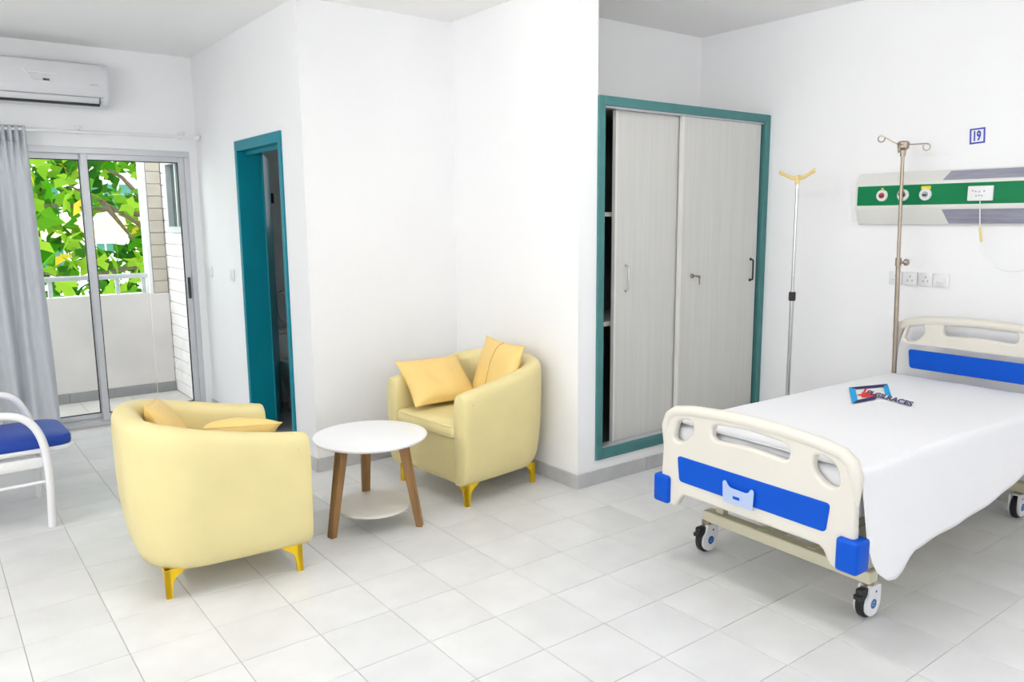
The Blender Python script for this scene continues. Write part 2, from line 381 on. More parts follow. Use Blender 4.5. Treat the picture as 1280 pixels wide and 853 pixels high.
# ================================================================== BALCONY
BX = 1.83; BY = 7.57
fbk = setting('floor_balcony', 'tiled balcony floor beyond the sliding door', 'floor', B().box(-1.6, BX+0.3, YB+T, BY+0.2, -0.12, -0.0035), mort_m)
bt = B().box(-0.2+g, 0.2-g, -0.2+g, 0.2-g, -0.0055, 0, 0.0012, 1).mesh('tile', btile_m, False)
for i in range(6):
    for j in range(3):
        o = link('tile', bt, fbk); o.location = (BX-0.2-0.4*i, BY-0.2-0.4*j+0.12, 0)
pw = setting('wall_balcony', 'low plastered balcony parapet wall', 'wall', B().box(-1.6, 1.665, BY, BY+0.14, 0, 0.912), plaster_m)
for k in range(9):
    part('skirting_tile', B().box(1.66-0.35*(k+1)+0.002, 1.66-0.35*k-0.002, BY-0.012, BY-0.0003, 0.0, 0.088, 0.002, 1), bskirt_m, pw, smooth=False)
colm = thing('balcony_column', 'square balcony corner column faced with beige bricks above plaster', 'column', (1.745, BY+0.07, 0))
part('plaster_base', B().box(1.665, BX-0.002, BY-0.012, BY+0.15, 0, 0.905, 0.004, 1), plaster_m, colm, world=colm, smooth=False)
part('skirting_tile', B().box(1.668, BX-0.004, BY-0.022, BY-0.0125, 0.0, 0.088, 0.002, 1), bskirt_m, colm, world=colm, smooth=False)
part('core', B().box(1.705, BX-0.005, BY+0.004, BY+0.14, 0.905, 3.2), mort_m, colm, world=colm, smooth=False)
part('pilaster_strip', B().box(1.668, 1.702, BY-0.004, BY+0.145, 0.905, 3.2, 0.003, 1), white_steel, colm, world=colm, smooth=False)
cbm = B().box(-0.0595, 0.0595, -0.075, 0.075, 0.0, 0.101, 0.004, 1).mesh('brick', brick_b, False)
for k in range(21):
    o = link('brick', cbm, colm); o.location = (0.0215, 0.0, 0.91+0.1075*k)
bw = setting('wall_balcony_side', 'white painted brick wall at the end of the balcony', 'wall',
             B().box(BX+0.012, BX+0.2, YB+T+0.002, 6.80, 0, 3.2).box(BX+0.012, BX+0.2, 7.31, BY+0.15, 0, 3.2).box(BX+0.012, BX+0.2, 6.80, 7.31, 0, 1.45).box(BX+0.012, BX+0.2, 6.80, 7.31, 2.07, 3.2), mort_m)
bk_cache = {}
for r in range(26):
    z0 = 0.003+0.1035*r; y = YB+T+0.003 - (0.13 if r % 2 else 0)
    while y < BY+0.13:
        a, b_ = max(y, YB+T+0.003), min(y+0.256, BY+0.148); y += 0.26
        segs = [(a, b_)]
        if z0+0.05 > 1.43 and z0+0.05 < 2.09:
            segs = [(a, min(b_, 6.795)), (max(a, 7.315), b_)]
        for p, q in segs:
            if q-p < 0.03: continue
            key = round(q-p, 3)
            if key not in bk_cache: bk_cache[key] = B().box(0, 0.012, -key/2, key/2, 0, 0.0985, 0.003, 1).mesh('brick', brick_w, False)
            o = link('brick', bk_cache[key], bw); o.location = (BX+random.uniform(0, 0.003), (p+q)/2, z0)
w2 = setting('window_2', 'small dark window in the balcony side wall', 'window', None, loc=(BX, 7.05, 1.45))
def w2p(n, b, m): return part(n, b, m, w2, world=w2, smooth=False)
fb = B()
for a, b_, c, e in ((6.80, 7.31, 1.45, 1.50), (6.80, 7.31, 2.02, 2.07), (6.80, 6.845, 1.5005, 2.0195), (7.265, 7.31, 1.5005, 2.0195)): fb.box(BX-0.035, BX+0.06, a, b_, c, e, 0.003, 1)
w2p('frame', fb, alu_m)
w2p('mullion', B().box(BX-0.012, BX+0.04, 7.04, 7.075, 1.50, 2.02, 0.002, 1), alu_m)
w2p('pane', B().box(BX+0.012, BX+0.018, 6.845, 7.04, 1.50, 2.02), dglass_m)
w2p('pane', B().box(BX+0.012, BX+0.018, 7.075, 7.265, 1.50, 2.02), dglass_m)
rl = thing('balcony_railing', 'pale metal handrail on short posts above the parapet', 'railing', (0.9, BY+0.07, 0.912))
part('handrail', B().box(-1.5, 1.664, BY+0.045, BY+0.095, 1.047, 1.088, 0.006, 2), alu_m, rl, world=rl)
for x in (1.42, 1.635, 0.90, 0.35, -0.3):
    part('post', B().box(x-0.017, x+0.017, BY+0.052, BY+0.088, 0.9125, 1.046, 0.004, 1), alu_m, rl, world=rl)

# ---- the tree and the house behind it
tr = thing('tree', 'broad-leaved bright green tree beyond the balcony railing', 'tree', (2.3, 9.6, -3.0))
trunk = B().tube([(2.55, 9.7, -3.0), (2.5, 9.7, 0.0), (2.36, 9.6, 1.0), (2.14, 9.4, 1.6), (2.12, 9.3, 2.3), (2.0, 9.3, 3.2)], [0.13, 0.10, 0.06, 0.045, 0.038, 0.02], 10)
part('trunk', trunk, bark_m, tr, world=tr)
brs = [[(2.36, 9.6, 1.0), (2.0, 9.2, 1.5), (1.6, 9.0, 1.75), (1.3, 8.9, 1.9)], [(2.14, 9.4, 1.6), (1.8, 9.3, 1.66), (1.45, 9.2, 1.7), (1.0, 9.1, 1.72)],
       [(2.13, 9.35, 1.7), (1.8, 9.0, 2.0), (1.5, 8.8, 2.15)], [(2.12, 9.3, 2.2), (1.7, 9.4, 2.5), (1.3, 9.5, 2.6)], [(2.36, 9.6, 1.0), (1.9, 9.4, 1.05), (1.3, 9.3, 0.95), (0.9, 9.2, 1.1)],
       [(2.45, 9.65, 0.5), (1.8, 9.2, 0.75), (1.2, 9.0, 0.8)], [(2.3, 9.5, 1.2), (2.7, 9.5, 1.8), (3.1, 9.6, 2.2)], [(1.6, 9.0, 1.75), (1.75, 8.9, 1.5), (1.85, 8.9, 1.35)]]
for p in brs: part('branch', B().tube(p, [0.03-0.02*i/(len(p)-1) for i in range(len(p))], 7), bark_m, tr, world=tr)
def leaf_mesh(name, mt, lobes, size):
    pts = []; n = lobes*2
    for k in range(n+1):
        a = -PI*0.80 + 2*PI*0.80*k/n
        r = size*((1.0 if k % 2 else 0.56)*(0.72+0.28*math.cos(a*0.6)))
        pts.append((r*math.cos(a)*1.1, r*math.sin(a), -0.22*r*abs(math.sin(a))-0.10*r))
    vs = [(0, 0, 0)]+pts; fs = [(0, k, k+1) for k in range(1, len(pts))]
    m = len(vs); vs += [(x, y, z-0.002) for x, y, z in vs]; fs += [(m, m+k+1, m+k) for k in range(1, len(pts))]
    b = B(); b.add(vs, fs); return b
LM = [leaf_mesh('l', None, 3, 0.125).mesh('leaf', leaf_m, False), leaf_mesh('l', None, 4, 0.115).mesh('leaf', leaf_m, False), leaf_mesh('l', None, 2, 0.09).mesh('leaf', leaf_y, False), leaf_mesh('l', None, 3, 0.12).mesh('leaf', leaf_d, False)]
rg = random.Random(21); n = 0
def leaf_spot():
    y = rg.uniform(8.5, 10.2); k = y/9.0
    x = rg.uniform(0.75, 2.25)*k; z = H_CAM + rg.uniform(-0.95, 0.95)*k
    return x, y, z
def gap(x, y, z):     # gaps through which the pale house and the sky show
    k = 9.0/y; X, Z = x*k, H_CAM+(z-H_CAM)*k
    return ((X-1.62)/0.24)**2+((Z-1.47)/0.22)**2 < 1 or ((X-1.85)/0.10)**2+((Z-1.95)/0.13)**2 < 1 or ((X-1.25)/0.08)**2+((Z-1.62)/0.09)**2 < 1 or ((X-1.38)/0.07)**2+((Z-1.02)/0.08)**2 < 1
while n < 290:
    x, y, z = leaf_spot()
    if gap(x, y, z): continue
    k = rg.random(); me = LM[2] if k < 0.09 else (LM[3] if k < 0.25 else LM[n % 2])
    o = link('leaf', me, tr); o.location = Vector((x, y, z))-tr.location
    o.rotation_euler = (rg.uniform(0.5, 1.5), rg.uniform(-0.6, 0.6), rg.uniform(-PI, PI)); s = rg.uniform(0.75, 1.35); o.scale = (s, s, s); n += 1
fol = B(); base = leaf_mesh('l', None, 3, 0.12)
for _ in range(2600):
    x, y, z = rg.uniform(-0.6, 4.6), rg.uniform(9.6, 11.2), rg.uniform(-0.8, 3.6)
    if gap(x, y, z): continue
    M = Matrix.LocRotScale(Vector((x, y, z)), Euler((rg.uniform(0.3, 1.6), rg.uniform(-0.6, 0.6), rg.uniform(-PI, PI))), Vector((1, 1, 1))*rg.uniform(0.8, 1.4))
    fol.add([tuple(M @ Vector(p)) for p in base.v], base.f)
tag(part('foliage', fol, leaf_d, tr, world=tr, smooth=False), kind='stuff')
hs = thing('house', 'pale house with green windows glimpsed through the leaves', 'building', (4.0, 20.0, -3.0))
part('wall', B().box(1.2, 8.0, 18.5, 23.0, -3.0, 3.0), far_wall, hs, world=hs, smooth=False)
part('roof_edge', B().box(1.1, 8.1, 18.3, 23.1, 3.0, 3.15), far_band, hs, world=hs, smooth=False)
part('balcony_band', B().box(1.2, 8.0, 18.2, 18.5, 1.25, 1.62), far_band, hs, world=hs, smooth=False)
for x0, x1, z0, z1 in ((2.9, 3.45, 0.85, 1.12), (3.0, 3.9, 1.75, 2.35), (1.7, 2.5, 0.6, 1.12), (4.6, 5.6, 0.4, 1.12), (4.6, 5.6, 1.75, 2.4), (1.6, 2.5, 1.75, 2.35)):
    f = part('window', B().box(x0, x1, 18.44, 18.52, z0, z1), alu_m, hs, world=hs, smooth=False)
    nn = 3
    for k in range(nn):
        a = x0+(x1-x0)*k/nn+0.02; part('pane', B().box(a, a+(x1-x0)/nn-0.04, 18.42, 18.45, z0+0.03, z1-0.03), far_win, f, world=hs, smooth=False)

# ================================================================== BUILT-IN WARDROBE
wd = thing('wardrobe', 'built-in wardrobe with two grey sliding doors and a teal frame', 'wardrobe', (XW0, YW, ZWB))
def wdp(n, b, m, p=None, smooth=False): return part(n, b, m, p or wd, world=wd, smooth=smooth)
fwid = 0.05; yf0, yf1 = YW-0.012, YW+0.09
wdp('frame_stile', B().box(XW0+0.001, XW0+fwid, yf0, yf1, ZWB, ZT, 0.002, 1), teal_ward)
wdp('frame_stile', B().box(XR-fwid, XR-0.001, yf0, yf1, ZWB, ZT, 0.002, 1), teal_ward)
wdp('frame_rail', B().box(XW0+fwid, XR-fwid, yf0, yf1, ZT-fwid, ZT, 0.002, 1), teal_ward)
wdp('frame_rail', B().box(XW0+fwid, XR-fwid, yf0, yf1, ZWB, ZWB+0.062, 0.002, 1), teal_ward)
wdp('track', B().box(XW0+fwid, XR-fwid, YW+0.004, YW+0.075, ZWB+0.062, ZWB+0.068), alu_m)
wdp('track', B().box(XW0+fwid, XR-fwid, YW+0.004, YW+0.075, ZT-fwid-0.010, ZT-fwid), alu_m)
wdp('top_board', B().box(XW0+0.001, XR-0.001, yf1, YC-0.001, ZT-0.03, ZT), shelf_m)
wdp('lining', B().box(XW0+0.001, XW0+0.01, yf1, YC-0.001, ZWB+0.001, ZT-0.03).box(XR-0.01, XR-0.001, yf1, YC-0.001, ZWB+0.001, ZT-0.03).box(XW0+0.01, XR-0.01, YC-0.01, YC-0.001, ZWB+0.001, ZT-0.03).box(XW0+0.01, XR-0.01, yf1, YC-0.01, ZWB+0.001, ZWB+0.012), ward_in)
for z in (1.565, 0.923): wdp('shelf', B().box(XW0+0.012, XR-0.012, YW+0.095, YC-0.012, z-0.013, z+0.013, 0.002, 1), shelf_m)
dz0, dz1 = ZWB+0.069, ZT-fwid-0.011
def sdoor(x0, x1, y0):
    d = wdp('door', B().box(x0, x1, y0, y0+0.022, dz0, dz1, 0.002, 1), ward_m)
    wdp('edge_strip', B().box(x0-0.004, x0+0.012, y0-0.003, y0+0.024, dz0, dz1, 0.001, 1), ward_edge, d)
    return d
dl = sdoor(3.243, 3.82, YW+0.046); dr = sdoor(3.772, 4.545, YW+0.012)
def pull(x, z, y, m, par, ln=0.15):
    wdp('handle', B().tube([(x, y, z-ln/2), (x, y-0.022, z-ln/2+0.004), (x, y-0.024, z-ln/2+0.015), (x, y-0.024, z+ln/2-0.015), (x, y-0.022, z+ln/2-0.004), (x, y, z+ln/2)], 0.0055, 8)
        .lathe([(0.0, 0.0), (0.010, 0.0), (0.010, -0.004), (0.0, -0.004)], (x, y, z-ln/2), 'y', 12).lathe([(0.0, 0.0), (0.010, 0.0), (0.010, -0.004), (0.0, -0.004)], (x, y, z+ln/2), 'y', 12), m, par, True)
pull(3.335, 1.193, YW+0.046, chrome_m, dl)
pull(4.481, 1.193, YW+0.012, alu_dark, dr, 0.14)
wdp('lock', B().lathe([(0, 0.0), (0.014, 0), (0.014, -0.012), (0.010, -0.016), (0, -0.016)], (3.885, YW+0.012, 1.181), 'y', 14), steel_m, dr, True)
wdp('key', B().tube([(3.885, YW-0.004, 1.181), (3.885, YW-0.03, 1.181)], 0.004, 6).tube([(3.885, YW-0.03, 1.181), (3.907, YW-0.031, 1.178), (3.909, YW-0.032, 1.165), (3.910, YW-0.032, 1.125)], [0.006, 0.010, 0.005, 0.004], 8), steel_m, dr, True)

# ================================================================== BED
BRZ = math.radians(-1.7)
BLOC = Vector((3.5, 1.795, 0))
bed = thing('hospital_bed', 'cream hospital bed with blue panels on four casters', 'bed', BLOC, BRZ)
def plate_yz(b, x):   # plate built in (u,v,t) -> local (x+t, u, v)
    return mapB(b, lambda u, v, t: (x+t, u, v))
def sym(half): return half + [(-p[0],)+tuple(p[1:]) for p in reversed(half) if abs(p[0]) > 1e-6]
def board(name, x, zt, zb, feet, pz0, pz1, face, hole_z):
    """moulded end board: zt crest height, zb lower edge, face = -1 looks toward the foot"""
    half = [(0.0, zb, 0), (0.335, zb, 0.02), (0.375, feet, 0.02), (0.448, feet, 0.015), (0.462, zt-0.33, 0.02), (0.447, zt-0.05, 0.10), (0.34, zt-0.022, 0.05), (0.18, zt-0.005, 0.05), (0.0, zt, 0)]
    out = fillet(sym([p for p in half]), 0.03)
    h = hole_z
    left = [(0.288, h+0.055, 0.03), (0.375, h+0.045, 0.045), (0.398, h-0.05, 0.03), (0.345, h-0.055, 0.035), (0.285, h-0.01, 0.03)]
    hl = fillet(left, 0.03); hr = [(-a, b) for a, b in hl]
    hm = fillet([(-0.185, h-0.005, 0.03), (-0.185, h+0.060, 0.03), (0.0, h+0.075, 0.06), (0.185, h+0.060, 0.03), (0.185, h-0.005, 0.03), (0.0, h+0.008, 0.06)], 0.03)
    b = plate_yz(shape2d([out, hl, hr, hm], 0.019, 0.012, 3), x)
    o = part(name, b, bed_cream, bed)
    pl = fillet([(-0.352, pz0), (0.352, pz0), (0.365, pz1), (-0.365, pz1)], 0.018)
    pl = [(u, v) for u, v in pl]
    bp = part('blue_panel', plate_yz(shape2d([pl], 0.005, 0.003, 2), x+face*0.0185), bed_blue, o)
    # raised rim tube along the top
    rim = [(x, u, v-0.016) for u, v in [(0.452, zt-0.20), (0.446, zt-0.10), (0.428, zt-0.05), (0.39, zt-0.024), (0.30, zt-0.0075), (0.15, zt+0.004), (0.0, zt+0.008), (-0.15, zt+0.004), (-0.30, zt-0.0075), (-0.39, zt-0.024), (-0.428, zt-0.05), (-0.446, zt-0.10), (-0.452, zt-0.20)]]
    part('grip_rim', B().tube(rim, [0.010]+[0.026]*11+[0.010], 12), bed_cream, o)
    return o
fbd = board('footboard', -0.932, 0.752, 0.352, 0.287, 0.411, 0.523, -1, 0.638)
hbd = board('headboard', 0.945, 0.985, 0.60, 0.36, 0.692, 0.798, -1, 0.895)
def bumper(s, x0, x1, z0, z1, par):
    pl = fillet([(x0, s*0.395), (x0, s*0.492), (x1, s*0.492), (x1, s*0.470), (x0+0.035, s*0.470), (x0+0.035, s*0.395)], 0.02, 5)
    b = B().loft([[(u, v, z) for u, v in pl] for z in (z0, z1)], True, True)
    return part('bumper', B().box(min(x0, x1), max(x0, x1), min(s*0.402, s*0.490), max(s*0.402, s*0.490), z0, z1, 0.014, 3), bed_blue, par)
for s in (1, -1):
    bumper(s, -0.972, -0.885, 0.292, 0.418, fbd)
    bumper(s, 0.90, 0.985, 0.36, 0.48, hbd)
# clear card pocket
cp = fillet([(-0.045, 0.400), (0.100, 0.400), (0.104, 0.485, 0.012), (0.090, 0.492, 0.01), (0.072, 0.466, 0.015), (-0.020, 0.464, 0.015), (-0.035, 0.488, 0.01), (-0.049, 0.482, 0.012)], 0.006, 4)
pocket = bpy.data.materials.new('clear_pocket'); pocket.use_nodes = True
_n = pocket.node_tree.nodes; _l = pocket.node_tree.links; _pr = _n['Principled BSDF']
_pr.inputs['Base Color'].default_value = (0.62, 0.75, 1.0, 1); _pr.inputs['Roughness'].default_value = 0.25; _pr.inputs['Alpha'].default_value = 0.62
ck = part('card_holder', plate_yz(shape2d([cp], 0.0015, 0.0006, 1), -0.969), pocket, fbd)
part('holder_ledge', B().box(-0.969, -0.957, -0.043, 0.098, 0.400, 0.4035), pocket, ck)
part('holder_mark', B().box(-0.9712, -0.9706, 0.018, 0.05, 0.424, 0.436), bed_blue, ck)
# steel frame
zr = 0.40
side = B()
for s in (1, -1):
    r = part('side_rail', B().box(-0.90, 0.92, s*0.40-0.02, s*0.40+0.02, zr-0.03, zr+0.03, 0.004, 1), frame_cream, bed, smooth=False)
    part('base_rail', B().box(-0.68, 0.88, s*0.12-0.02, s*0.12+0.02, 0.142, 0.200, 0.004, 1), frame_cream, bed, smooth=False)
    for x in (-0.66, 0.86):
        part('post', B().box(x-0.02, x+0.02, s*0.352-0.02, s*0.352+0.02, 0.1975, zr-0.03, 0.003, 1), frame_cream, bed, smooth=False)
for x, ya, yb_ in ((-0.67, -0.39, 0.43), (0.90, -0.38, 0.38)):
    part('cross_bar', B().box(x-0.03, x+0.03, ya, yb_, 0.147, 0.197, 0.004, 1), frame_cream, bed, smooth=False)
for x in (-0.88, 0.90):
    part('end_bar', B().box(x-0.02, x+0.02, -0.40, 0.40, zr-0.03, zr+0.03, 0.004, 1), frame_cream, bed, smooth=False)
part('deck', B().box(-0.89, 0.88, -0.42, 0.42, zr+0.031, zr+0.06, 0.004, 1), frame_cream, bed, smooth=False)
part('crank_box', B().box(-0.89, -0.80, -0.06, 0.16, 0.325, 0.368, 0.008, 2), frame_cream, bed)
def caster(x, y, flip=1):
    R = 0.0625
    c = part('caster', B().lathe([(0.0, 0.016), (0.03, 0.016), (0.035, 0.009), (0.035, -0.009), (0.03, -0.016), (0.0, -0.016)], (x, y, R), 'y', 20)
             .tube([(x, y, 0.118), (x, y, 0.15)], 0.022, 14), steel_m, bed)
    part('tire', B().lathe([(0.042, 0.014), (R-0.006, 0.016), (R, 0.010), (R, -0.010), (R-0.006, -0.016), (0.042, -0.014)], (x, y, R), 'y', 28), black_rub, c)
    # shell: cover discs with a raised shoulder around the stem
    outl = [(x-0.026, R-0.046), (x, R-0.053), (x+0.03, R-0.044), (x+0.050, R-0.015), (x+0.054, R+0.02), (x+0.052, 0.128), (x+0.04, 0.134), (x-0.02, 0.134), (x-0.024, 0.118), (x-0.026, 0.098), (x-0.044, 0.086), (x-0.050, R), (x-0.046, R-0.026)]
    outl = fillet([(x+flip*(u-x), v) for u, v in outl], 0.012, 3)
    for s in (1, -1):
        part('cover', B().prism(outl, 'y', y+s*0.0165, y+s*0.026), white_pl, c)
        yy = y+s*0.026
        part('hub_ring', B().lathe([(0.0105, 0), (0.0195, 0), (0.0195, s*0.0012), (0.0105, s*0.0012), (0.0105, 0)], (x+0.004*flip, yy, R-0.002), 'y', 20), ring_blue, c)
        for bx, bz in ((x+0.004*flip, R-0.002), (x+0.018*flip, R+0.045)):
            part('bolt', B().lathe([(0.0, 0), (0.005, 0), (0.005, s*0.0012), (0, s*0.0012)], (bx, yy, bz), 'y', 12), ring_blue, c)
    part('shell_top', B().box(*sorted((x-0.02*flip, x+0.05*flip)), y-0.0165, y+0.0165, 0.127, 0.134, 0.002, 1), white_pl, c)
    part('brake_pedal', B().box(*sorted((x-0.062*flip, x-0.022*flip)), y-0.0155, y+0.0155, 0.088, 0.128, 0.007, 2).box(*sorted((x-0.070*flip, x-0.05*flip)), y-0.019, y+0.019, 0.084, 0.104, 0.005, 2), black_rub, c)
    return c
for x, y in ((-0.69, 0.415), (-0.665, -0.365), (0.915, -0.262), (0.915, 0.262)): caster(x, y, 1 if x < 0 else -1)

mt = thing('mattress', 'mattress hidden beneath the white bed sheet', 'mattress', BLOC, BRZ)
part('core', B().box(-0.905, 0.865, -0.44, 0.44, zr+0.062, 0.645, 0.03, 3), matt_m, mt)
part('piping', B().box(-0.907, 0.867, -0.442, 0.442, 0.545, 0.552, 0.003, 1), bed_cream, mt)

# sheet: draped grid over the mattress
def interp(tab, x):
    if x <= tab[0][0]: return tab[0][1]
    for (a, b), (c, d) in zip(tab, tab[1:]):
        if x <= c: return b+(d-b)*(x-a)/(c-a)
    return tab[-1][1]
HEM = [(-0.908, 0.475), (-0.895, 0.41), (-0.87, 0.33), (-0.83, 0.27), (-0.78, 0.232), (-0.72, 0.224), (-0.66, 0.236), (-0.62, 0.27), (-0.58, 0.292), (-0.45, 0.298), (-0.2, 0.306), (0.1, 0.350), (0.45, 0.408), (0.88, 0.46)]
ZS = 0.660
def sheet_pt(x, q):
    """q in [-1,1]: -1 near hem, 0 bed centre, +1 far hem"""
    s = -1 if q < 0 else 1; a = abs(q); hw = 0.452; rc = 0.028
    hem = interp(HEM, x) if s < 0 else 0.33+0.02*math.sin(x*7)
    drop = ZS-rc-hem
    L1 = hw-rc; L2 = rc*PI/2; L = L1+L2+drop; d = a*L
    if d <= L1: y, z = d, ZS-0.0025*math.sin(d*9+x*4)**2
    elif d <= L1+L2:
        t = (d-L1)/rc; y, z = L1+rc*math.sin(t), ZS-rc+rc*math.cos(t)
    else:
        e = d-L1-L2; k = e/max(drop, 0.05)
        z = ZS-rc-e
        fold = (0.005*math.sin(x*9.5+0.8)+0.0025*math.sin(x*23+1.5))*k**1.2
        y = hw + 0.032*k + fold + (0.02*k*math.exp(-((x+0.74)/0.10)**2))
    return (x, s*y, z)
xs = [-0.908+1.775*i/118 for i in range(119)]; qs = [-1+2*j/96 for j in range(97)]
sb = B(); sb.loft([[sheet_pt(x, q) for q in qs] for x in xs], closed=False, caps=False)
sh = thing('bed_sheet', 'plain white sheet with a printed logo draped over the bed', 'bed sheet', BLOC, BRZ)
cloth = part('cloth', sb, sheet_m, sh)
sm = cloth.modifiers.new('thickness', 'SOLIDIFY'); sm.thickness = 0.0025; sm.offset = 1
# printed logo (world coordinates on the sheet top)
zl = ZS+0.0032
def flat(poly, z0=zl, dz=0.0004): return B().prism(poly, 'z', z0, z0+dz)
O = [(3.807, 2.123), (4.05, 2.044), (3.787, 1.887), (3.492, 1.926)]
I = [(3.803, 2.085), (3.965, 2.023), (3.811, 1.925), (3.578, 1.946)]
lg = part('logo_frame_dark', flat([O[0], O[1], I[1], I[0]]).add(*(lambda b: (b.v, b.f))(flat([O[3], I[3], (3.735, 1.932), (3.66, 1.903)]))), navy_m, sh, world=sh, smooth=False)
part('logo_frame_light', flat([O[0], I[0], I[3], O[3]]).add(*(lambda b: (b.v, b.f))(flat([O[1], O[2], (3.80, 1.925), I[1]]))), cyan_m, sh, world=sh, smooth=False)
st_c = Vector((3.722, 1.978)); e1 = Vector((0.044, -0.030)); e2 = Vector((0.066, 0.036))
star = []
for k in range(12):
    a = 2*PI*k/12; r = 1.0 if k % 2 == 0 else 0.60
    star.append(tuple(st_c+e1*math.cos(a)*r+e2*math.sin(a)*r))
part('logo_star', flat(star, zl+0.0002), redp_m, sh, world=sh, smooth=False)
part('logo_tick', flat([(3.760, 2.020), (3.768, 2.012), (3.850, 2.048), (3.844, 2.057)]), redp_m, sh, world=sh, smooth=False)
tb = text_B('PLGILRACES', 1.0, 0.0, 0.03)
mx = max(p[0] for p in tb.v); mh = 0.72
t0 = Vector((3.742, 1.998)); ex = Vector((3.650, 1.723))-t0; ey = Vector((0.088, 0.030))
tb = mapB(tb, lambda u, v, t: (t0.x+ex.x*u/mx+ey.x*v/mh, t0.y+ex.y*u/mx+ey.y*v/mh, zl+0.0007))
part('logo_lettering', tb, navy_m, sh, world=sh, smooth=False)

# ================================================================== BED-HEAD SERVICE PANEL
hp = thing('bedhead_panel', 'white wall panel with a green strip above the headboard', 'service panel', (XR, 2.0, 1.62))
def hpp(n, b, m, p=None, smooth=True): return part(n, b, m, p or hp, world=hp, smooth=smooth)
PY0, PY1 = 0.6, 2.545
prof = fillet([(XR-0.001, 1.492), (XR-0.030, 1.492, 0.01), (XR-0.078, 1.585, 0.02), (XR-0.080, 1.60, 0.004), (XR-0.080, 1.716, 0.004), (XR-0.078, 1.728, 0.02), (XR-0.030, 1.792, 0.012), (XR-0.001, 1.792)], 0.004, 4)
body = hpp('body', B().loft([[(u, y, v) for u, v in prof] for y in (PY0, PY1)], True, True), panel_m)
hpp('end_cap', B().loft([[(XR-0.001+(u-XR+0.001)*1.02, y, 1.642+(v-1.642)*1.01) for u, v in prof] for y in (PY1, PY1+0.012)], True, True), panel_m)
hpp('green_strip', B().box(XR-0.083, XR-0.0795, PY0, PY1-0.001, 1.604, 1.716, 0.001, 1), green_m, smooth=False)
def slopebox(za, xa, zb, xb, y0, y1, yb0, off=0.0015):
    return B().loft([[(xa-off, y1, za), (xb-off, yb0, zb)], [(xa-off, y0, za), (xb-off, y0, zb)], [(xa+0.004, y0, za), (xb+0.004, y0, zb)], [(xa+0.004, y1, za), (xb+0.004, yb0, zb)]][:4], True, False)
def quadplate(p, th=0.003):
    p = [Vector(q) for q in p]; n = (p[1]-p[0]).cross(p[2]-p[0]).normalized()*th
    return B().loft([[q+n for q in p], [q-n for q in p]], True, True)
hpp('lower_diffuser', quadplate([(XR-0.074, 2.055, 1.577), (XR-0.034, 2.030, 1.500), (XR-0.034, PY0+0.1, 1.500), (XR-0.074, PY0+0.1, 1.577)]), diff_m, smooth=False)
hpp('upper_diffuser', quadplate([(XR-0.073, 2.060, 1.735), (XR-0.038, 2.035, 1.783), (XR-0.038, PY0+0.1, 1.783), (XR-0.073, PY0+0.1, 1.735)]), diff_m, smooth=False)
for y, kind in ((2.391, 0), (2.269, 1), (2.144, 2)):
    z = 1.660; x = XR-0.083
    o = hpp('gas_outlet', B().lathe([(0.0, 0.0), (0.033, 0.0), (0.033, -0.008), (0.028, -0.013), (0.024, -0.013), (0.022, -0.009), (0.0, -0.009)], (x, y, z), 'x', 24), white_pl)
    hpp('outlet_core', B().lathe([(0.0, -0.009), (0.017, -0.009), (0.015, -0.016), (0.0, -0.016)], (x, y, z), 'x', 16), (red_m, steel_m, greyp_m)[kind], o)
    hpp('outlet_slot', B().box(x-0.018, x-0.0162, y-0.012, y+0.010, z-0.008, z+0.001), alu_dark, o, False)
    if kind == 1: hpp('valve', B().tube([(x-0.01, y, z+0.01), (x-0.045, y, z+0.005)], 0.012, 10).tube([(x-0.035, y, z+0.005), (x-0.035, y, z+0.04)], 0.008, 8), steel_m, o)
    if kind == 2: hpp('tag', B().box(x-0.004, x, y-0.026, y+0.026, z+0.028, z+0.046, 0.001, 1), yel_m, o, False)
    if kind == 0: hpp('tag', B().box(x-0.003, x, y-0.006, y+0.008, z+0.036, z+0.044), yel_m, o, False)
cpn = hpp('call_plate', B().box(XR-0.096, XR-0.083, 1.794, 1.920, 1.619, 1.697, 0.004, 2), white_pl)
gp = B()
for k, (yy, zz) in enumerate(((1.895, 1.672), (1.88, 1.668), (1.862, 1.666), (1.838, 1.669), (1.876, 1.645), (1.862, 1.647), (1.848, 1.645))): gp.box(XR-0.0968, XR-0.0958, yy-0.005, yy+0.003, zz-0.004, zz+0.004)
hpp('print', gp, greyp_m, cpn, False)
pc = thing('pull_cord', 'thin cord with a stick toggle hanging from the call plate', 'cord', (XR-0.075, 1.859, 1.25))
def smooth_path(pts, n=6):
    P = [Vector(p) for p in pts]; out = []
    for i in range(len(P)-1):
        p0, p1, p2, p3 = P[max(i-1, 0)], P[i], P[i+1], P[min(i+2, len(P)-1)]
        for k in range(n):
            t = k/n; out.append(0.5*((2*p1)+(p2-p0)*t+(2*p0-5*p1+4*p2-p3)*t*t+(3*p1-p0-3*p2+p3)*t**3))
    return out+[P[-1]]
cx = XR-0.09
part('cord', B().tube([(cx, 1.856, 1.620), (cx, 1.851, 1.55), (cx, 1.846, 1.478)], 0.0028, 6), white_pl, pc, world=pc)
part('toggle', B().tube([(cx, 1.847, 1.482), (cx, 1.843, 1.470), (cx, 1.832, 1.402)], [0.005, 0.008, 0.007], 8), hook_m, pc, world=pc)
part('wire', B().tube(smooth_path([(cx, 1.833, 1.404), (cx, 1.835, 1.371), (cx+0.02, 1.807, 1.308), (cx+0.03, 1.749, 1.264), (cx+0.03, 1.690, 1.251), (cx+0.03, 1.625, 1.266), (cx+0.03, 1.57, 1.33), (cx+0.04, 1.555, 1.495)]), 0.0022, 6), white_pl, pc, world=pc)

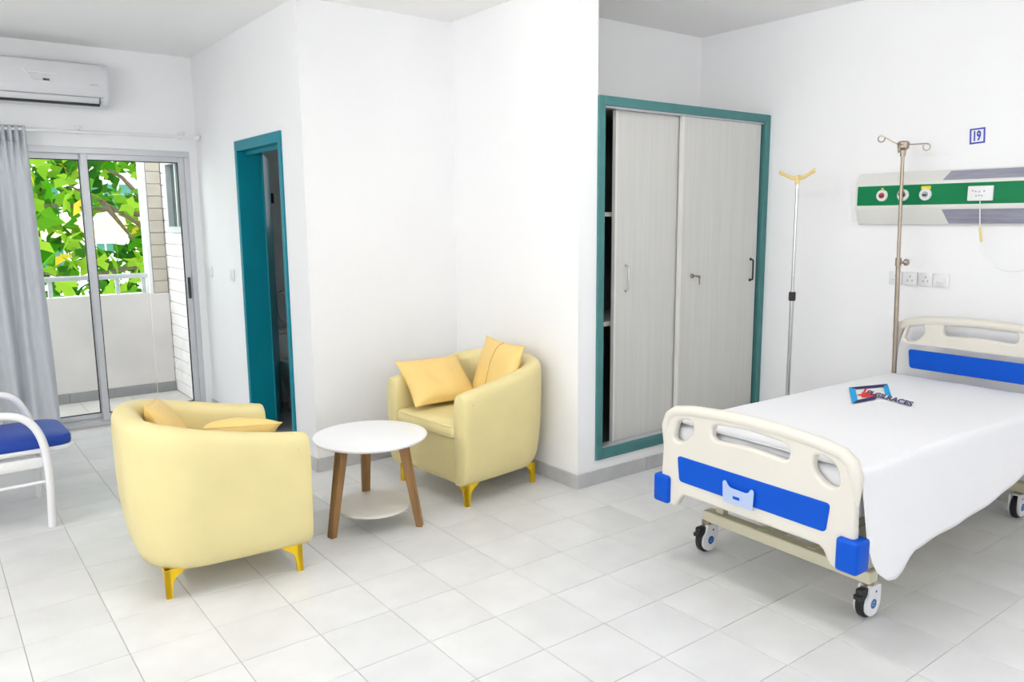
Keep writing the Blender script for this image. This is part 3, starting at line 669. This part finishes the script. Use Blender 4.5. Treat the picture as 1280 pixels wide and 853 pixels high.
# ---- wall number
sg = thing('number_sign', 'small white wall tile with blue number 19 in a border', 'sign', (XR, 1.93, 1.964))
part('plate', B().box(XR-0.006, XR-0.0005, 1.8905, 1.9705, 1.922, 2.006, 0.001, 1), white_pl, sg, world=sg, smooth=False)
bo = B()
for y0, y1, z0, z1 in ((1.892, 1.969, 1.9235, 1.9315), (1.892, 1.969, 1.9965, 2.0045), (1.892, 1.900, 1.9316, 1.9964), (1.961, 1.969, 1.9316, 1.9964)): bo.box(XR-0.0068, XR-0.0058, y0, y1, z0, z1)
part('border', bo, bluep_m, sg, world=sg, smooth=False)
tb = text_B('19', 0.070, 0.0003, 0.0026); us = [p[0] for p in tb.v]; u0, u1 = min(us), max(us); vm = min(p[1] for p in tb.v); vM = max(p[1] for p in tb.v)
tb = mapB(tb, lambda u, v, t: (XR-0.0066-t, 1.9305-(u-(u0+u1)/2)*0.62, 1.964+(v-(vm+vM)/2)*1.0))
part('numerals', tb, bluep_m, sg, world=sg, smooth=False)
sg.rotation_euler = (math.radians(-3), 0, 0)

# ---- wall sockets
pos = [(2.357, 2.282), (2.266, 2.192), (2.182, 2.108), (2.098, 2.018)]
lbl = ['white wall socket left of the bed-head pole', 'white wall socket just right of the bed-head pole, with a dark side gap', 'white wall socket third from the left above the headboard', 'white wall socket rightmost of the row above the headboard']
for k, (ya, yb_) in enumerate(pos):
    t = thing('wall_socket', lbl[k], 'socket', (XR, (ya+yb_)/2, 1.18), 0, 'row of sockets above the headboard')
    part('plate', B().box(XR-0.011 if k != 1 else XR-0.02, XR-0.0005, yb_, ya, 1.143, 1.219, 0.003, 2), white_pl, t, world=t)
    xx = XR-0.0112 if k != 1 else XR-0.0202; ym = (ya+yb_)/2
    hb = B()
    for dy, dz in ((0, 0.015), (-0.013, -0.008), (0.013, -0.008)): hb.box(xx-0.0006, xx+0.0005, ym+dy-0.003, ym+dy+0.003, 1.181+dz-0.006, 1.181+dz+0.004)
    if k < 3: part('pin_hole', hb, greyp_m, t, world=t, smooth=False)
    else: part('rocker', B().box(xx-0.004, xx+0.0005, ym-0.028, ym+0.028, 1.170, 1.194, 0.002, 1), white_pl, t, world=t)
for y, s in ((6.40, 'white light switch beside the sliding balcony door'), (5.88, 'white light switch next to the teal door frame')):
    t = thing('light_switch', s, 'switch', (XD, y, 1.15), 0, 'switches on the door wall')
    part('plate', B().box(XD-0.010, XD-0.0005, y-0.043, y+0.043, 1.105, 1.191, 0.003, 2), white_pl, t, world=t)
    part('rocker', B().box(XD-0.014, XD-0.0095, y-0.017, y+0.017, 1.126, 1.170, 0.002, 1), white_pl, t, world=t)

# ================================================================== IV POLES
iv = thing('drip_pole', 'brownish steel drip pole with four curled hooks at the bed head', 'drip stand', (4.405, 2.200, 0.0))
px, py = 4.405, 2.200
def ivp(n, b, m, p=None): return part(n, b, m, p or iv, world=iv)
ivp('lower_tube', B().tube([(px, py-0.020, 0.30), (px, py+0.008, 1.285)], 0.0125, 12), steel_m)
ivp('upper_tube', B().tube([(px, py+0.008, 1.25), (px, py+0.024, 1.90)], 0.0095, 12), steel_m)
k = ivp('clamp_knob', B().lathe([(0.0, 0.0), (0.008, 0.0), (0.008, -0.02), (0.018, -0.024), (0.020, -0.032), (0.016, -0.042), (0.0, -0.045)], (px, py-0.004, 1.287), 'y', 14), steel_m)
ivp('clamp_collar', B().tube([(px, py+0.008, 1.265), (px, py+0.008, 1.31)], 0.0165, 12), steel_m)
ivp('hub', B().lathe([(0.0, 1.865), (0.014, 1.868), (0.016, 1.90), (0.030, 1.912), (0.032, 1.940), (0.022, 1.95), (0.0, 1.952)], (px, py+0.024, 0), 'z', 14), steel_m)
def hook(dx, dy, up_):
    d = Vector((dx, dy, 0)).normalized(); c0 = Vector((px, py+0.024, 1.93)); pts = [c0+d*0.02, c0+d*0.06+Vector((0, 0, up_*0.4)), c0+d*0.115+Vector((0, 0, up_))]
    e = pts[-1]; R_ = 0.018; cc = e+Vector((0, 0, -R_))
    for q in range(1, 12):
        a = PI/2 - 2*PI*0.86*q/11; pts.append(cc+d*R_*math.cos(a)+Vector((0, 0, R_*math.sin(a))))
    ivp('hook', B().tube(pts, 0.0036, 7), steel_m)
hook(-0.25, 1, 0.058); hook(0.35, -1, 0.0); hook(-1, -0.3, -0.012); hook(1, 0.3, 0.02)

iv2 = thing('infusion_stand', 'slim chrome infusion stand with a cream hook and black collar', 'drip stand', (4.30, 2.80, 0))
def i2(n, b, m): return part(n, b, m, iv2, world=iv2)
i2('lower_tube', B().tube([(4.30, 2.80, 0.05), (4.30, 2.80, 1.09)], 0.0125, 12), chrome_m)
i2('upper_tube', B().tube([(4.30, 2.80, 1.06), (4.30, 2.80, 1.765)], 0.0095, 12), chrome_m)
i2('collar', B().lathe([(0.0, 1.030), (0.019, 1.030), (0.021, 1.04), (0.021, 1.078), (0.017, 1.085), (0.0, 1.085)], (4.30, 2.80, 0), 'z', 16), black_rub)
hk = B().lathe([(0.0, 1.735), (0.015, 1.735), (0.016, 1.79), (0.0, 1.792)], (4.30, 2.80, 0), 'z', 14)
for s in (1, -1):
    for d in (Vector((-0.1, s*1.0, 0)),):
        d.normalize(); c0 = Vector((4.30, 2.80, 1.768))
        hk.tube([c0, c0+d*0.05+Vector((0, 0, 0.012)), c0+d*0.09+Vector((0, 0, 0.030)), c0+d*0.115+Vector((0, 0, 0.050)), c0+d*0.118+Vector((0, 0, 0.036)), c0+d*0.10+Vector((0, 0, 0.025))], [0.013, 0.012, 0.011, 0.009, 0.007, 0.005], 8)
i2('hook', hk, hook_m)
for k in range(5):
    a = 2*PI*k/5+0.3; d = Vector((math.cos(a), math.sin(a), 0)); c0 = Vector((4.30, 2.80, 0.085))
    i2('foot', B().tube([c0, c0+d*0.10, c0+d*0.17+Vector((0, 0, -0.025)), c0+d*0.20+Vector((0, 0, -0.072))], 0.011, 8), chrome_m)
i2('base_hub', B().lathe([(0.0, 0.055), (0.03, 0.06), (0.032, 0.10), (0.02, 0.115), (0.0, 0.115)], (4.30, 2.80, 0), 'z', 16), black_rub)

# ================================================================== TUB ARMCHAIRS
def tub_chair(label, loc, rz, W_=0.37):
    t = thing('tub_armchair', label, 'armchair', loc, rz, 'pair of cream tub armchairs')
    D, W, th, z0 = 0.355, W_, 0.105, 0.122
    RC = 0.27
    # outer outline stations: front -> back -> front, with outward normals
    stn = []
    nl, na = 9, 12
    for k in range(nl): stn.append((Vector((D-(D+D-RC)*k/nl, -W)), Vector((0, -1))))
    for k in range(na+1):
        a = PI/2*k/na; n_ = Vector((-math.sin(a), -math.cos(a))); stn.append((Vector((-D+RC, -W+RC))+n_*RC, n_))
    for k in range(1, 8): stn.append((Vector((-D, -W+RC+2*(W-RC)*k/8)), Vector((-1, 0))))
    for k in range(na+1):
        a = PI/2*k/na; n_ = Vector((-math.cos(a), math.sin(a))); stn.append((Vector((-D+RC, W-RC))+n_*RC, n_))
    for k in range(1, nl+1): stn.append((Vector((-D+RC+(D+D-RC)*k/nl, W)), Vector((0, 1))))
    rings = []
    def ztop(x):
        q = min(max((D-x)/(2*D), 0), 1); return 0.635+0.115*(q*q*(3-2*q)*0.55+q*0.45)
    def section(p, n_, shr=0.0, dx=0.0):
        zt = ztop(p.x)-shr*0.7; backness = min(max((0.15-p.x)/0.4, 0), 1)
        tuck = 0.012+0.022*backness
        prof = [(-0.075, z0), (-0.042-tuck*0.6, z0+0.006), (-0.016-tuck*0.8, z0+0.026), (-tuck*0.75, z0+0.07), (-tuck*0.42, z0+0.14), (-tuck*0.12, z0+0.24), (0.0, z0+0.32), (0.003, zt-0.11), (0.0, zt-0.045), (-0.010, zt-0.018), (-0.030, zt-0.003), (-0.05, zt), (-th+0.032, zt-0.003), (-th+0.010, zt-0.018), (-th, zt-0.05), (-th, 0.40), (-th, z0)]
        ring = []
        for a, z in prof:
            a2 = a
            if shr: a2 = -th/2 + (a+th/2)*(1-shr*9); z = z + (shr*0.5 if z < 0.2 else 0)
            q = p+n_*a2; ring.append((q.x+dx, q.y, z))
        return ring
    m = len(stn)
    for i, (p, n_) in enumerate(stn):
        if i == 0:
            rings.append(section(p, n_, 0.030, 0.0)); rings.append(section(p, n_, 0.012, -0.004)); rings.append(section(p, n_, 0.003, -0.014)); rings.append(section(p, n_, 0.0, -0.030))
        elif i == m-1:
            rings.append(section(p, n_, 0.0, -0.030)); rings.append(section(p, n_, 0.003, -0.014)); rings.append(section(p, n_, 0.012, -0.004)); rings.append(section(p, n_, 0.030, 0.0))
        else: rings.append(section(p, n_))
    part('shell', B().loft(rings, True, True), cream_l, t)
    ob = fillet([(-D+0.085, -W+0.085, 0.26), (D-0.02, -W+0.085, 0.01), (D-0.02, W-0.085, 0.01), (-D+0.085, W-0.085, 0.26)], 0.02, 8)
    part('seat_base', B().loft([[(u*k, v, z) for u, v in ob] for k, z in ((0.94, z0-0.003), (0.985, z0+0.012), (1.0, z0+0.04), (1.0, 0.375))], True, True), cream_l, t)
    # seat cushion, softly crowned
    nx, ny = 16, 16; x0, x1, y0, y1, zb, ztp = -D+th-0.01, D+0.008, -W+th-0.004, W-th+0.004, 0.376, 0.452
    b = B(); top = []; bot = []
    rings = []
    oc = fillet([(x0, y0, 0.16), (x1, y0, 0.03), (x1, y1, 0.03), (x0, y1, 0.16)], 0.05, 8)
    cxm, cym = (x0+x1)/2, 0.0
    def ringo(s, z): return [(cxm+(u-cxm)*s, cym+(v-cym)*s, z) for u, v in oc]
    for s, z in ((0.94, zb), (0.985, zb+0.010), (1.0, zb+0.03), (1.0, ztp-0.025), (0.985, ztp-0.008), (0.95, ztp+0.002), (0.75, ztp+0.012), (0.4, ztp+0.018), (0.05, ztp+0.02)): rings.append(ringo(s, z))
    sc_ = part('seat_cushion', B().loft(rings, True, True), cream_l, t)
    part('piping', B().tube([(u, v, ztp-0.006) for u, v in [(cxm+(u-cxm)*0.992, v*0.992) for u, v in oc]]+[(cxm+(oc[0][0]-cxm)*0.992, oc[0][1]*0.992, ztp-0.006)], 0.003, 5, False), cream_l, sc_)
    for s in (-1, 1): part('stud', B().lathe([(0.0, 0.0), (0.006, 0.0), (0.005, s*0.003), (0.0, s*0.004)], (D-0.055, s*(W+0.0005), 0.575), 'y', 10), cush_m, t)
    # bracket feet with two wings meeting at the corner
    wing = fillet([(0.0, 0.0, 0.003), (0.024, 0.0, 0.003), (0.026, 0.045, 0.02), (0.036, 0.085, 0.03), (0.088, 0.120, 0.01), (0.092, z0+0.004, 0.002), (0.0, z0+0.004, 0.002)], 0.004, 4)
    for sx, sy in ((1, 1), (1, -1), (-1, 1), (-1, -1)):
        ox, oy = (D-0.045, W-0.055) if sx > 0 else (D-0.105, W-0.105)
        lb = B().loft([[(sx*(ox-u), sy*(oy-v), z) for u, z in wing] for v in (0.0, 0.020)], True, True)
        lb.loft([[(sx*(ox-v), sy*(oy-u), z) for u, z in wing] for v in (0.0, 0.020)], True, True)
        part('leg', lb, gold_m, t, smooth=False)
    return t
chL = tub_chair('cream tub armchair in the foreground, its back turned to the camera', (0.962, 3.545, 0), math.radians(-3.5), 0.378)
chR = tub_chair('cream tub armchair in the corner beside the white partition', (2.535, 3.725, 0), math.radians(180+5))

def cushion(label, loc, rot, w_=0.40, h_=0.40, t_=0.13, seam=False):
    o = thing('throw_cushion', label, 'cushion', loc, 0, 'ochre throw cushions')
    o.rotation_euler = rot
    n = 18; b = B()
    def pt(i, j, s):
        u, v = -1+2*i/n, -1+2*j/n
        pin = 1-0.07*(1-abs(u)**2)*abs(v)**3; pin2 = 1-0.07*(1-abs(v)**2)*abs(u)**3
        th_ = (max(0, 1-abs(u)**2.6)*max(0, 1-abs(v)**2.6))**0.55
        wr = 0.006*math.sin(7*u+3*v)*(1-abs(u))*(1-abs(v))
        return (u*w_/2*pin2, v*h_/2*pin, s*(t_/2*th_+0.002)+wr)
    vs = []; fs = []
    for s in (1, -1):
        off = len(vs)
        for i in range(n+1):
            for j in range(n+1): vs.append(pt(i, j, s))
        for i in range(n):
            for j in range(n):
                a = off+i*(n+1)+j; q = (a, a+1, a+n+2, a+n+1); fs.append(q if s < 0 else q[::-1])
    edge = [(i, 0) for i in range(n)]+[(n, j) for j in range(n)]+[(n-i, n) for i in range(n)]+[(0, n-j) for j in range(n)]
    N2 = (n+1)**2
    for k in range(len(edge)):
        a = edge[k]; c = edge[(k+1) % len(edge)]
        ia, ic = a[0]*(n+1)+a[1], c[0]*(n+1)+c[1]; fs.append((ia, ic, ic+N2, ia+N2))
    b.add(vs, fs)
    cv = part('cover', b, cush_m, o)
    part('edge_seam', B().tube([Vector(pt(i, j, 1))*1.002 for i, j in edge]+[Vector(pt(*edge[0], 1))*1.002], 0.0025, 5, False), cush_m, cv)
    if seam:
        i = n//2
        part('centre_seam', B().tube([Vector(pt(i, j, 1))+Vector((0, 0, 0.0005)) for j in range(n+1)], 0.0022, 5, False), seam_m, cv)
    return o
R3 = math.radians
def orient(normal, upv):
    z = Vector(normal).normalized(); y = Vector(upv); y = (y-z*y.dot(z)).normalized(); x = y.cross(z)
    return Matrix((x, y, z)).transposed().to_euler()
cushion('ochre cushion leaning on the far arm of the corner armchair', (2.40, 3.895, 0.606), orient((-0.05, -0.65, 0.76), (0.06, 0.76, 0.65)), 0.42, 0.34, 0.12)
cushion('ochre cushion with a centre seam propped against the corner armchair back', (2.645, 3.64, 0.66), orient((-0.95, 0.05, 0.32), (0.25, -0.05, 1)), 0.40, 0.38, 0.11, True)
cushion('ochre cushion tucked against the back of the foreground armchair', (0.85, 3.67, 0.60), orient((0.9, -0.25, 0.5), (-0.4, 0.25, 1)), 0.38, 0.34, 0.11)
cushion('ochre cushion lying against the near arm of the foreground armchair', (1.07, 3.49, 0.578), orient((0.1, 0.55, 0.9), (0.0, -0.9, 0.55)), 0.34, 0.34, 0.14)

# ================================================================== COFFEE TABLE
TC = Vector((1.750, 3.495, 0))
ct = thing('coffee_table', 'round white coffee table with three splayed wooden legs', 'table', TC)
ZTT = 0.475
part('tabletop', B().lathe([(0.0, ZTT-0.022), (0.262, ZTT-0.022), (0.278, ZTT-0.016), (0.286, ZTT-0.006), (0.284, ZTT-0.001), (0.276, ZTT), (0.0, ZTT)], (0, 0, 0), 'z', 64), white_top, ct)
part('lower_shelf', B().lathe([(0.0, 0.088), (0.180, 0.088), (0.194, 0.094), (0.196, 0.102), (0.192, 0.106), (0.0, 0.106)], (0.012, 0.015, 0), 'z', 48), shelf_white, ct)
for ang in (187, 316, 72):
    a = R3(ang); d = Vector((math.cos(a), math.sin(a), 0)); s = Vector((-d.y, d.x, 0))
    def ringl(r, z, wd_, dp_): 
        c = d*r; return [c+d*dp_/2+s*wd_/2+Vector((0, 0, z)), c-d*dp_/2+s*wd_/2+Vector((0, 0, z)), c-d*dp_/2-s*wd_/2+Vector((0, 0, z)), c+d*dp_/2-s*wd_/2+Vector((0, 0, z))]
    part('leg', B().loft([ringl(0.243, 0.0, 0.036, 0.030), ringl(0.243-0.09*0.008, 0.008, 0.038, 0.032), ringl(0.165, ZTT-0.022, 0.054, 0.042)], True, True), walnut_m, ct, smooth=False)

# ================================================================== VISITOR CHAIR (left edge)
vc = thing('visitor_chair', 'white tubular chair with a blue vinyl seat at the left edge', 'chair', (0.2, 4.78, 0))
def vp(n, b, m, p=None, smooth=True): return part(n, b, m, p or vc, world=vc, smooth=smooth)
def armpath(y, lift=0.0): return smooth_path([(0.438, y, 0.0), (0.446, y, 0.22), (0.440, y, 0.40), (0.412, y, 0.51), (0.362, y, 0.575+lift), (0.29, y, 0.603+lift), (0.18, y, 0.607+lift), (0.02, y, 0.60+lift), (-0.10, y, 0.55), (-0.155, y, 0.40), (-0.175, y, 0.20), (-0.19, y, 0.0)], 5)
for y in (4.50, 5.045): vp('arm_frame', B().tube(armpath(y, 0.0 if y < 4.6 else 0.01), 0.020, 12), white_steel)
so = fillet([(-0.14, 4.545, 0.03), (0.585, 4.545, 0.10), (0.565, 5.0, 0.09), (-0.14, 5.0, 0.03)], 0.05, 8)
def so_s(k, z): return [(0.21+(u-0.21)*k, 4.77+(v-4.77)*k, z) for u, v in so]
seat = vp('seat', B().loft([so_s(0.975, 0.405), so_s(0.985, 0.412), so_s(0.985, 0.440), so_s(0.965, 0.455), so_s(0.90, 0.462), so_s(0.3, 0.466)], True, True), seat_blue)
vp('seat_tray', B().loft([so_s(0.97, 0.378), so_s(1.0, 0.384), so_s(1.01, 0.395), so_s(1.0, 0.404), so_s(0.95, 0.405)], True, True), white_steel)
for y in (4.525, 5.02): vp('apron', B().box(-0.13, 0.43, y-0.012, y+0.012, 0.312, 0.366, 0.006, 2), white_steel)
for y in (4.50, 5.045): vp('stretcher', B().tube([(-0.17, y, 0.235), (0.445, y, 0.242)], 0.008, 8), white_steel)
vp('cross_rail', B().box(0.40, 0.425, 4.53, 5.02, 0.318, 0.362, 0.005, 2), white_steel)
vp('cross_rail', B().box(-0.165, -0.14, 4.51, 5.03, 0.318, 0.362, 0.005, 2), white_steel)
vp('backrest', mapB(B().box(-0.025, 0.025, 4.56, 4.99, 0.50, 0.88, 0.022, 3), lambda x, y, z: (x-0.17-(z-0.5)*0.25, y, z)), seat_blue)
for y in (4.56, 4.99): vp('back_post', B().tube([(-0.155, y, 0.40), (-0.20, y, 0.52), (-0.29, y, 0.88)], 0.014, 8), white_steel)

# ================================================================== CURTAIN, ROD, AIR CONDITIONER
rd = thing('curtain_rod', 'thin white curtain rod on hooks over the balcony door', 'curtain rod', (1.0, 6.45, 2.18))
YRD = 6.46
part('rod', B().tube([(-0.6, YRD, 2.176), (1.835, YRD, 2.186)], 0.011, 12), white_steel, rd, world=rd)
part('finial', B().lathe([(0.0, 1.83), (0.014, 1.832), (0.022, 1.845), (0.022, 1.862), (0.012, 1.872), (0.0, 1.873)], (0, YRD, 2.186), 'x', 14), white_steel, rd, world=rd)
for x in (-0.3, 1.05, 1.76):
    bk = part('bracket', B().box(x-0.006, x+0.006, YRD-0.008, YB-0.0005, 2.196, 2.206).box(x-0.018, x+0.018, YB-0.006, YB-0.0005, 2.176, 2.236, 0.002, 1), white_steel, rd, world=rd, smooth=False)
    part('screw', B().tube([(x, YRD, 2.206), (x, YRD, 2.224)], 0.005, 8), chrome_m, bk, world=rd)
cu = thing('curtain', 'grey pleated curtain drawn to the left of the balcony door', 'curtain', (0.45, 6.45, 0.02))
nz, nx = 44, 150; rows = []
for i in range(nz+1):
    q = i/nz; z = 2.205-2.165*q; row = []
    for j in range(nx+1):
        u = j/nx
        sp = 1.0+0.02*q
        x = 0.10+ (0.605)*u*sp + 0.028*q*u
        ph = u*2*PI*6.0
        amp = 0.026 if q < 0.055 else (0.016+0.034*min((q-0.055)*3, 1))
        f2 = (0.55*math.sin(ph+0.9*math.sin(q*2.2)) + 0.45*math.sin(ph*0.47+1.2+q*1.1)) if q > 0.055 else math.sin(ph*2.5)*0.9
        if 0.055 <= q < 0.15:
            k = (q-0.055)/0.095; f2 = math.sin(ph*2.5)*0.9*(1-k)+f2*k
        y = YRD - 0.012 + amp*f2 + 0.012*(1 if q < 0.05 else 0)
        row.append((x + 0.012*math.sin(ph*0.5+q*3)*q, min(y, YB-0.055), z))
    rows.append(row)
cb = B(); cb.loft(rows, closed=False, caps=False)
cl = part('cloth', cb, curt_m, cu, world=cu)
s_ = cl.modifiers.new('thickness', 'SOLIDIFY'); s_.thickness = 0.003
part('heading_tape', B().tube([(0.10+0.56*k/60, YRD-0.016+0.024*math.sin(k/60*2*PI*15)*0.9, 2.098) for k in range(61)], 0.003, 5), curt_m, cu, world=cu)

AC_UP = 0.012
ac = thing('air_conditioner', 'white split air conditioner mounted above the curtain', 'air conditioner', (0.75, YB, 2.34))
def acp(n, b, m, p=None, smooth=True): return part(n, b, m, p or ac, world=ac, smooth=smooth)
AX0, AX1 = 0.22, 1.243
def acprof(y_front): 
    yb_ = YB-0.001
    return fillet([(yb_, 2.350, 0.004), (yb_-0.10, 2.338, 0.02), (yb_-0.185, 2.352, 0.03), (yb_-0.222, 2.40, 0.03), (yb_-0.232, 2.50, 0.08), (yb_-0.222, 2.60, 0.05), (yb_-0.185, 2.640, 0.03), (yb_, 2.645, 0.004)], 0.02, 4)
pr_ = acprof(0)
def sc_prof(k): return [(YB-0.001+(u-YB+0.001)*k, 2.49+(v-2.49)*(0.5+0.5*k)) for u, v in pr_]
acp('body', B().loft([[(AX0, u, v) for u, v in sc_prof(0.93)], [(AX0+0.012, u, v) for u, v in sc_prof(0.985)], [(AX0+0.03, u, v) for u, v in pr_], [(AX1-0.03, u, v) for u, v in pr_], [(AX1-0.012, u, v) for u, v in sc_prof(0.985)], [(AX1, u, v) for u, v in sc_prof(0.93)]], True, True), ac_m)
yfr = YB-0.233
fp = acp('front_panel', mapB(B().box(AX0+0.02, AX1-0.045, -0.006, 0.004, 2.405, 2.625, 0.004, 2), lambda x, y, z: (x, YB-0.2335+0.022*((z-2.50)/0.11)**2*0.6+y, z)), ac_m)
acp('panel_gap', B().box(AX0+0.02, AX1-0.05, YB-0.2265, YB-0.222, 2.400, 2.405), greyp_m, None, False)
acp('louver', mapB(B().box(AX0+0.03, AX1-0.075, -0.004, 0.004, 2.362, 2.398, 0.002, 1), lambda x, y, z: (x, YB-0.212-(z-2.362)*0.5+y, z)), ac_m)
acp('outlet_slot', B().box(AX0+0.03, AX1-0.07, YB-0.205, YB-0.16, 2.348, 2.362).box(AX1-0.075, AX1-0.069, YB-0.225, YB-0.20, 2.36, 2.40), alu_dark, None, False)
yt = YB-0.2405
acp('highlight_line', B().tube([(0.711, yt, 2.556), (0.737, yt-0.001, 2.528), (0.764, yt-0.001, 2.494), (0.790, yt, 2.482), (0.877, yt, 2.476)], 0.0045, 6), ac_highlight)  # bright reflection lines on the panel, modelled as raised white strips
acp('highlight_line', B().tube([(0.733, yt-0.001, 2.540), (0.80, yt-0.001, 2.538), (0.916, yt-0.001, 2.535)], 0.0035, 6), ac_highlight)
tb = text_B('88:8', 0.020, 0.0002, 0.0006)
acp('display', mapB(tb, lambda u, v, t: (0.828+u*1.1, yt+0.001, 2.490+v)), mat('display_grey', (120, 120, 150), 0.4), None, False)
acp('badge', B().box(1.114, 1.165, yt-0.0002, yt+0.002, 2.484, 2.488), greyp_m, None, False)

ac.location.z += AC_UP

# ================================================================== BATHROOM FIXTURES (seen through the gap)
tl = thing('toilet', 'pale ceramic toilet with cistern glimpsed past the teal door', 'toilet', (2.50, 6.2, 0))
part('cistern', B().box(2.28, 2.66, 6.27, 6.455, 0.36, 0.62, 0.02, 3), ceramic_m, tl, world=tl)
part('lid', B().box(2.27, 2.67, 6.26, 6.457, 0.621, 0.65, 0.008, 2), ceramic_m, tl, world=tl)
bl = fillet([(2.31, 5.72, 0.14), (2.63, 5.72, 0.14), (2.65, 6.26, 0.03), (2.29, 6.26, 0.03)], 0.1, 8)
def bls(k, z, dy=0): return [(2.47+(u-2.47)*k, 6.10+(v-6.10)*k+dy, z) for u, v in bl]
part('bowl', B().loft([bls(0.62, 0.0), bls(0.58, 0.10), bls(0.75, 0.25), bls(0.95, 0.36), bls(0.97, 0.385)], True, True), ceramic_m, tl, world=tl)
part('seat_lid', B().loft([bls(0.98, 0.387), bls(1.0, 0.395), bls(0.98, 0.415), bls(0.9, 0.42)], True, True), ceramic_m, tl, world=tl)
sp = thing('towel_rail', 'small metal towel ring on the dim bathroom wall', 'towel rail', (2.44, 6.45, 0.86))
part('ring', B().tube(smooth_path([(2.40, 6.40, 0.93), (2.47, 6.40, 0.95), (2.50, 6.40, 0.86), (2.48, 6.40, 0.72), (2.42, 6.40, 0.71), (2.40, 6.40, 0.80), (2.40, 6.40, 0.93)]), 0.008, 8), chrome_m, sp, world=sp)
part('mount', B().tube([(2.45, 6.459, 0.945), (2.45, 6.395, 0.945)], 0.014, 10), chrome_m, sp, world=sp)

# ================================================================== CEILING AND WALL TUBE LIGHTS, ONE AN ADDED FILL (out of frame)
def ceiling_light(label, x, y, along_y, e):
    t = thing('ceiling_light', label, 'lamp', (x, y, HC), PI/2 if along_y else 0, 'ceiling tube lights')
    part('housing', B().box(-0.62, 0.62, -0.009, 0.009, -0.215, -0.185, 0.003, 1), white_steel, t)
    part('tube', B().tube([(-0.59, 0, -0.245), (0.59, 0, -0.245)], 0.014, 12), tubemat(e), t)
    for s in (-1, 1):
        part('end_cap', B().box(s*0.605-0.012, s*0.605+0.012, -0.02, 0.02, -0.265, -0.2155, 0.003, 1), white_steel, t)
        part('suspension_rod', B().tube([(s*0.4, 0, -0.186), (s*0.4, 0, -0.0005)], 0.005, 8), white_steel, t)
    return t
ceiling_light('white tube light hung from the ceiling nearest the seating', 1.9, 2.2, True, LAMP_A)
def wall_light(label, x, y, z, rz, e):
    t = thing('wall_light', label, 'lamp', (x, y, z), rz, 'wall tube lights')      # local +y points into the room
    part('housing', B().box(-0.62, 0.62, 0.0005, 0.03, -0.025, 0.025, 0.006, 2), white_steel, t)
    part('tube', B().tube([(-0.59, 0.065, 0), (0.59, 0.065, 0)], 0.014, 12), tubemat(e), t)
    for s in (-1, 1): part('end_cap', B().box(s*0.605-0.012, s*0.605+0.012, 0.03, 0.085, -0.02, 0.02, 0.003, 1), white_steel, t)
    return t
wall_light('white tube light high on the left wall', -1.6, 3.7, 2.0, -PI/2, LAMP_C)
wall_light('added fill tube light on the unseen wall behind the camera', 3.3, -1.6, 2.0, 0.0, FILL_D)  # fill added to brighten the bed wall, sheet side and right ceiling
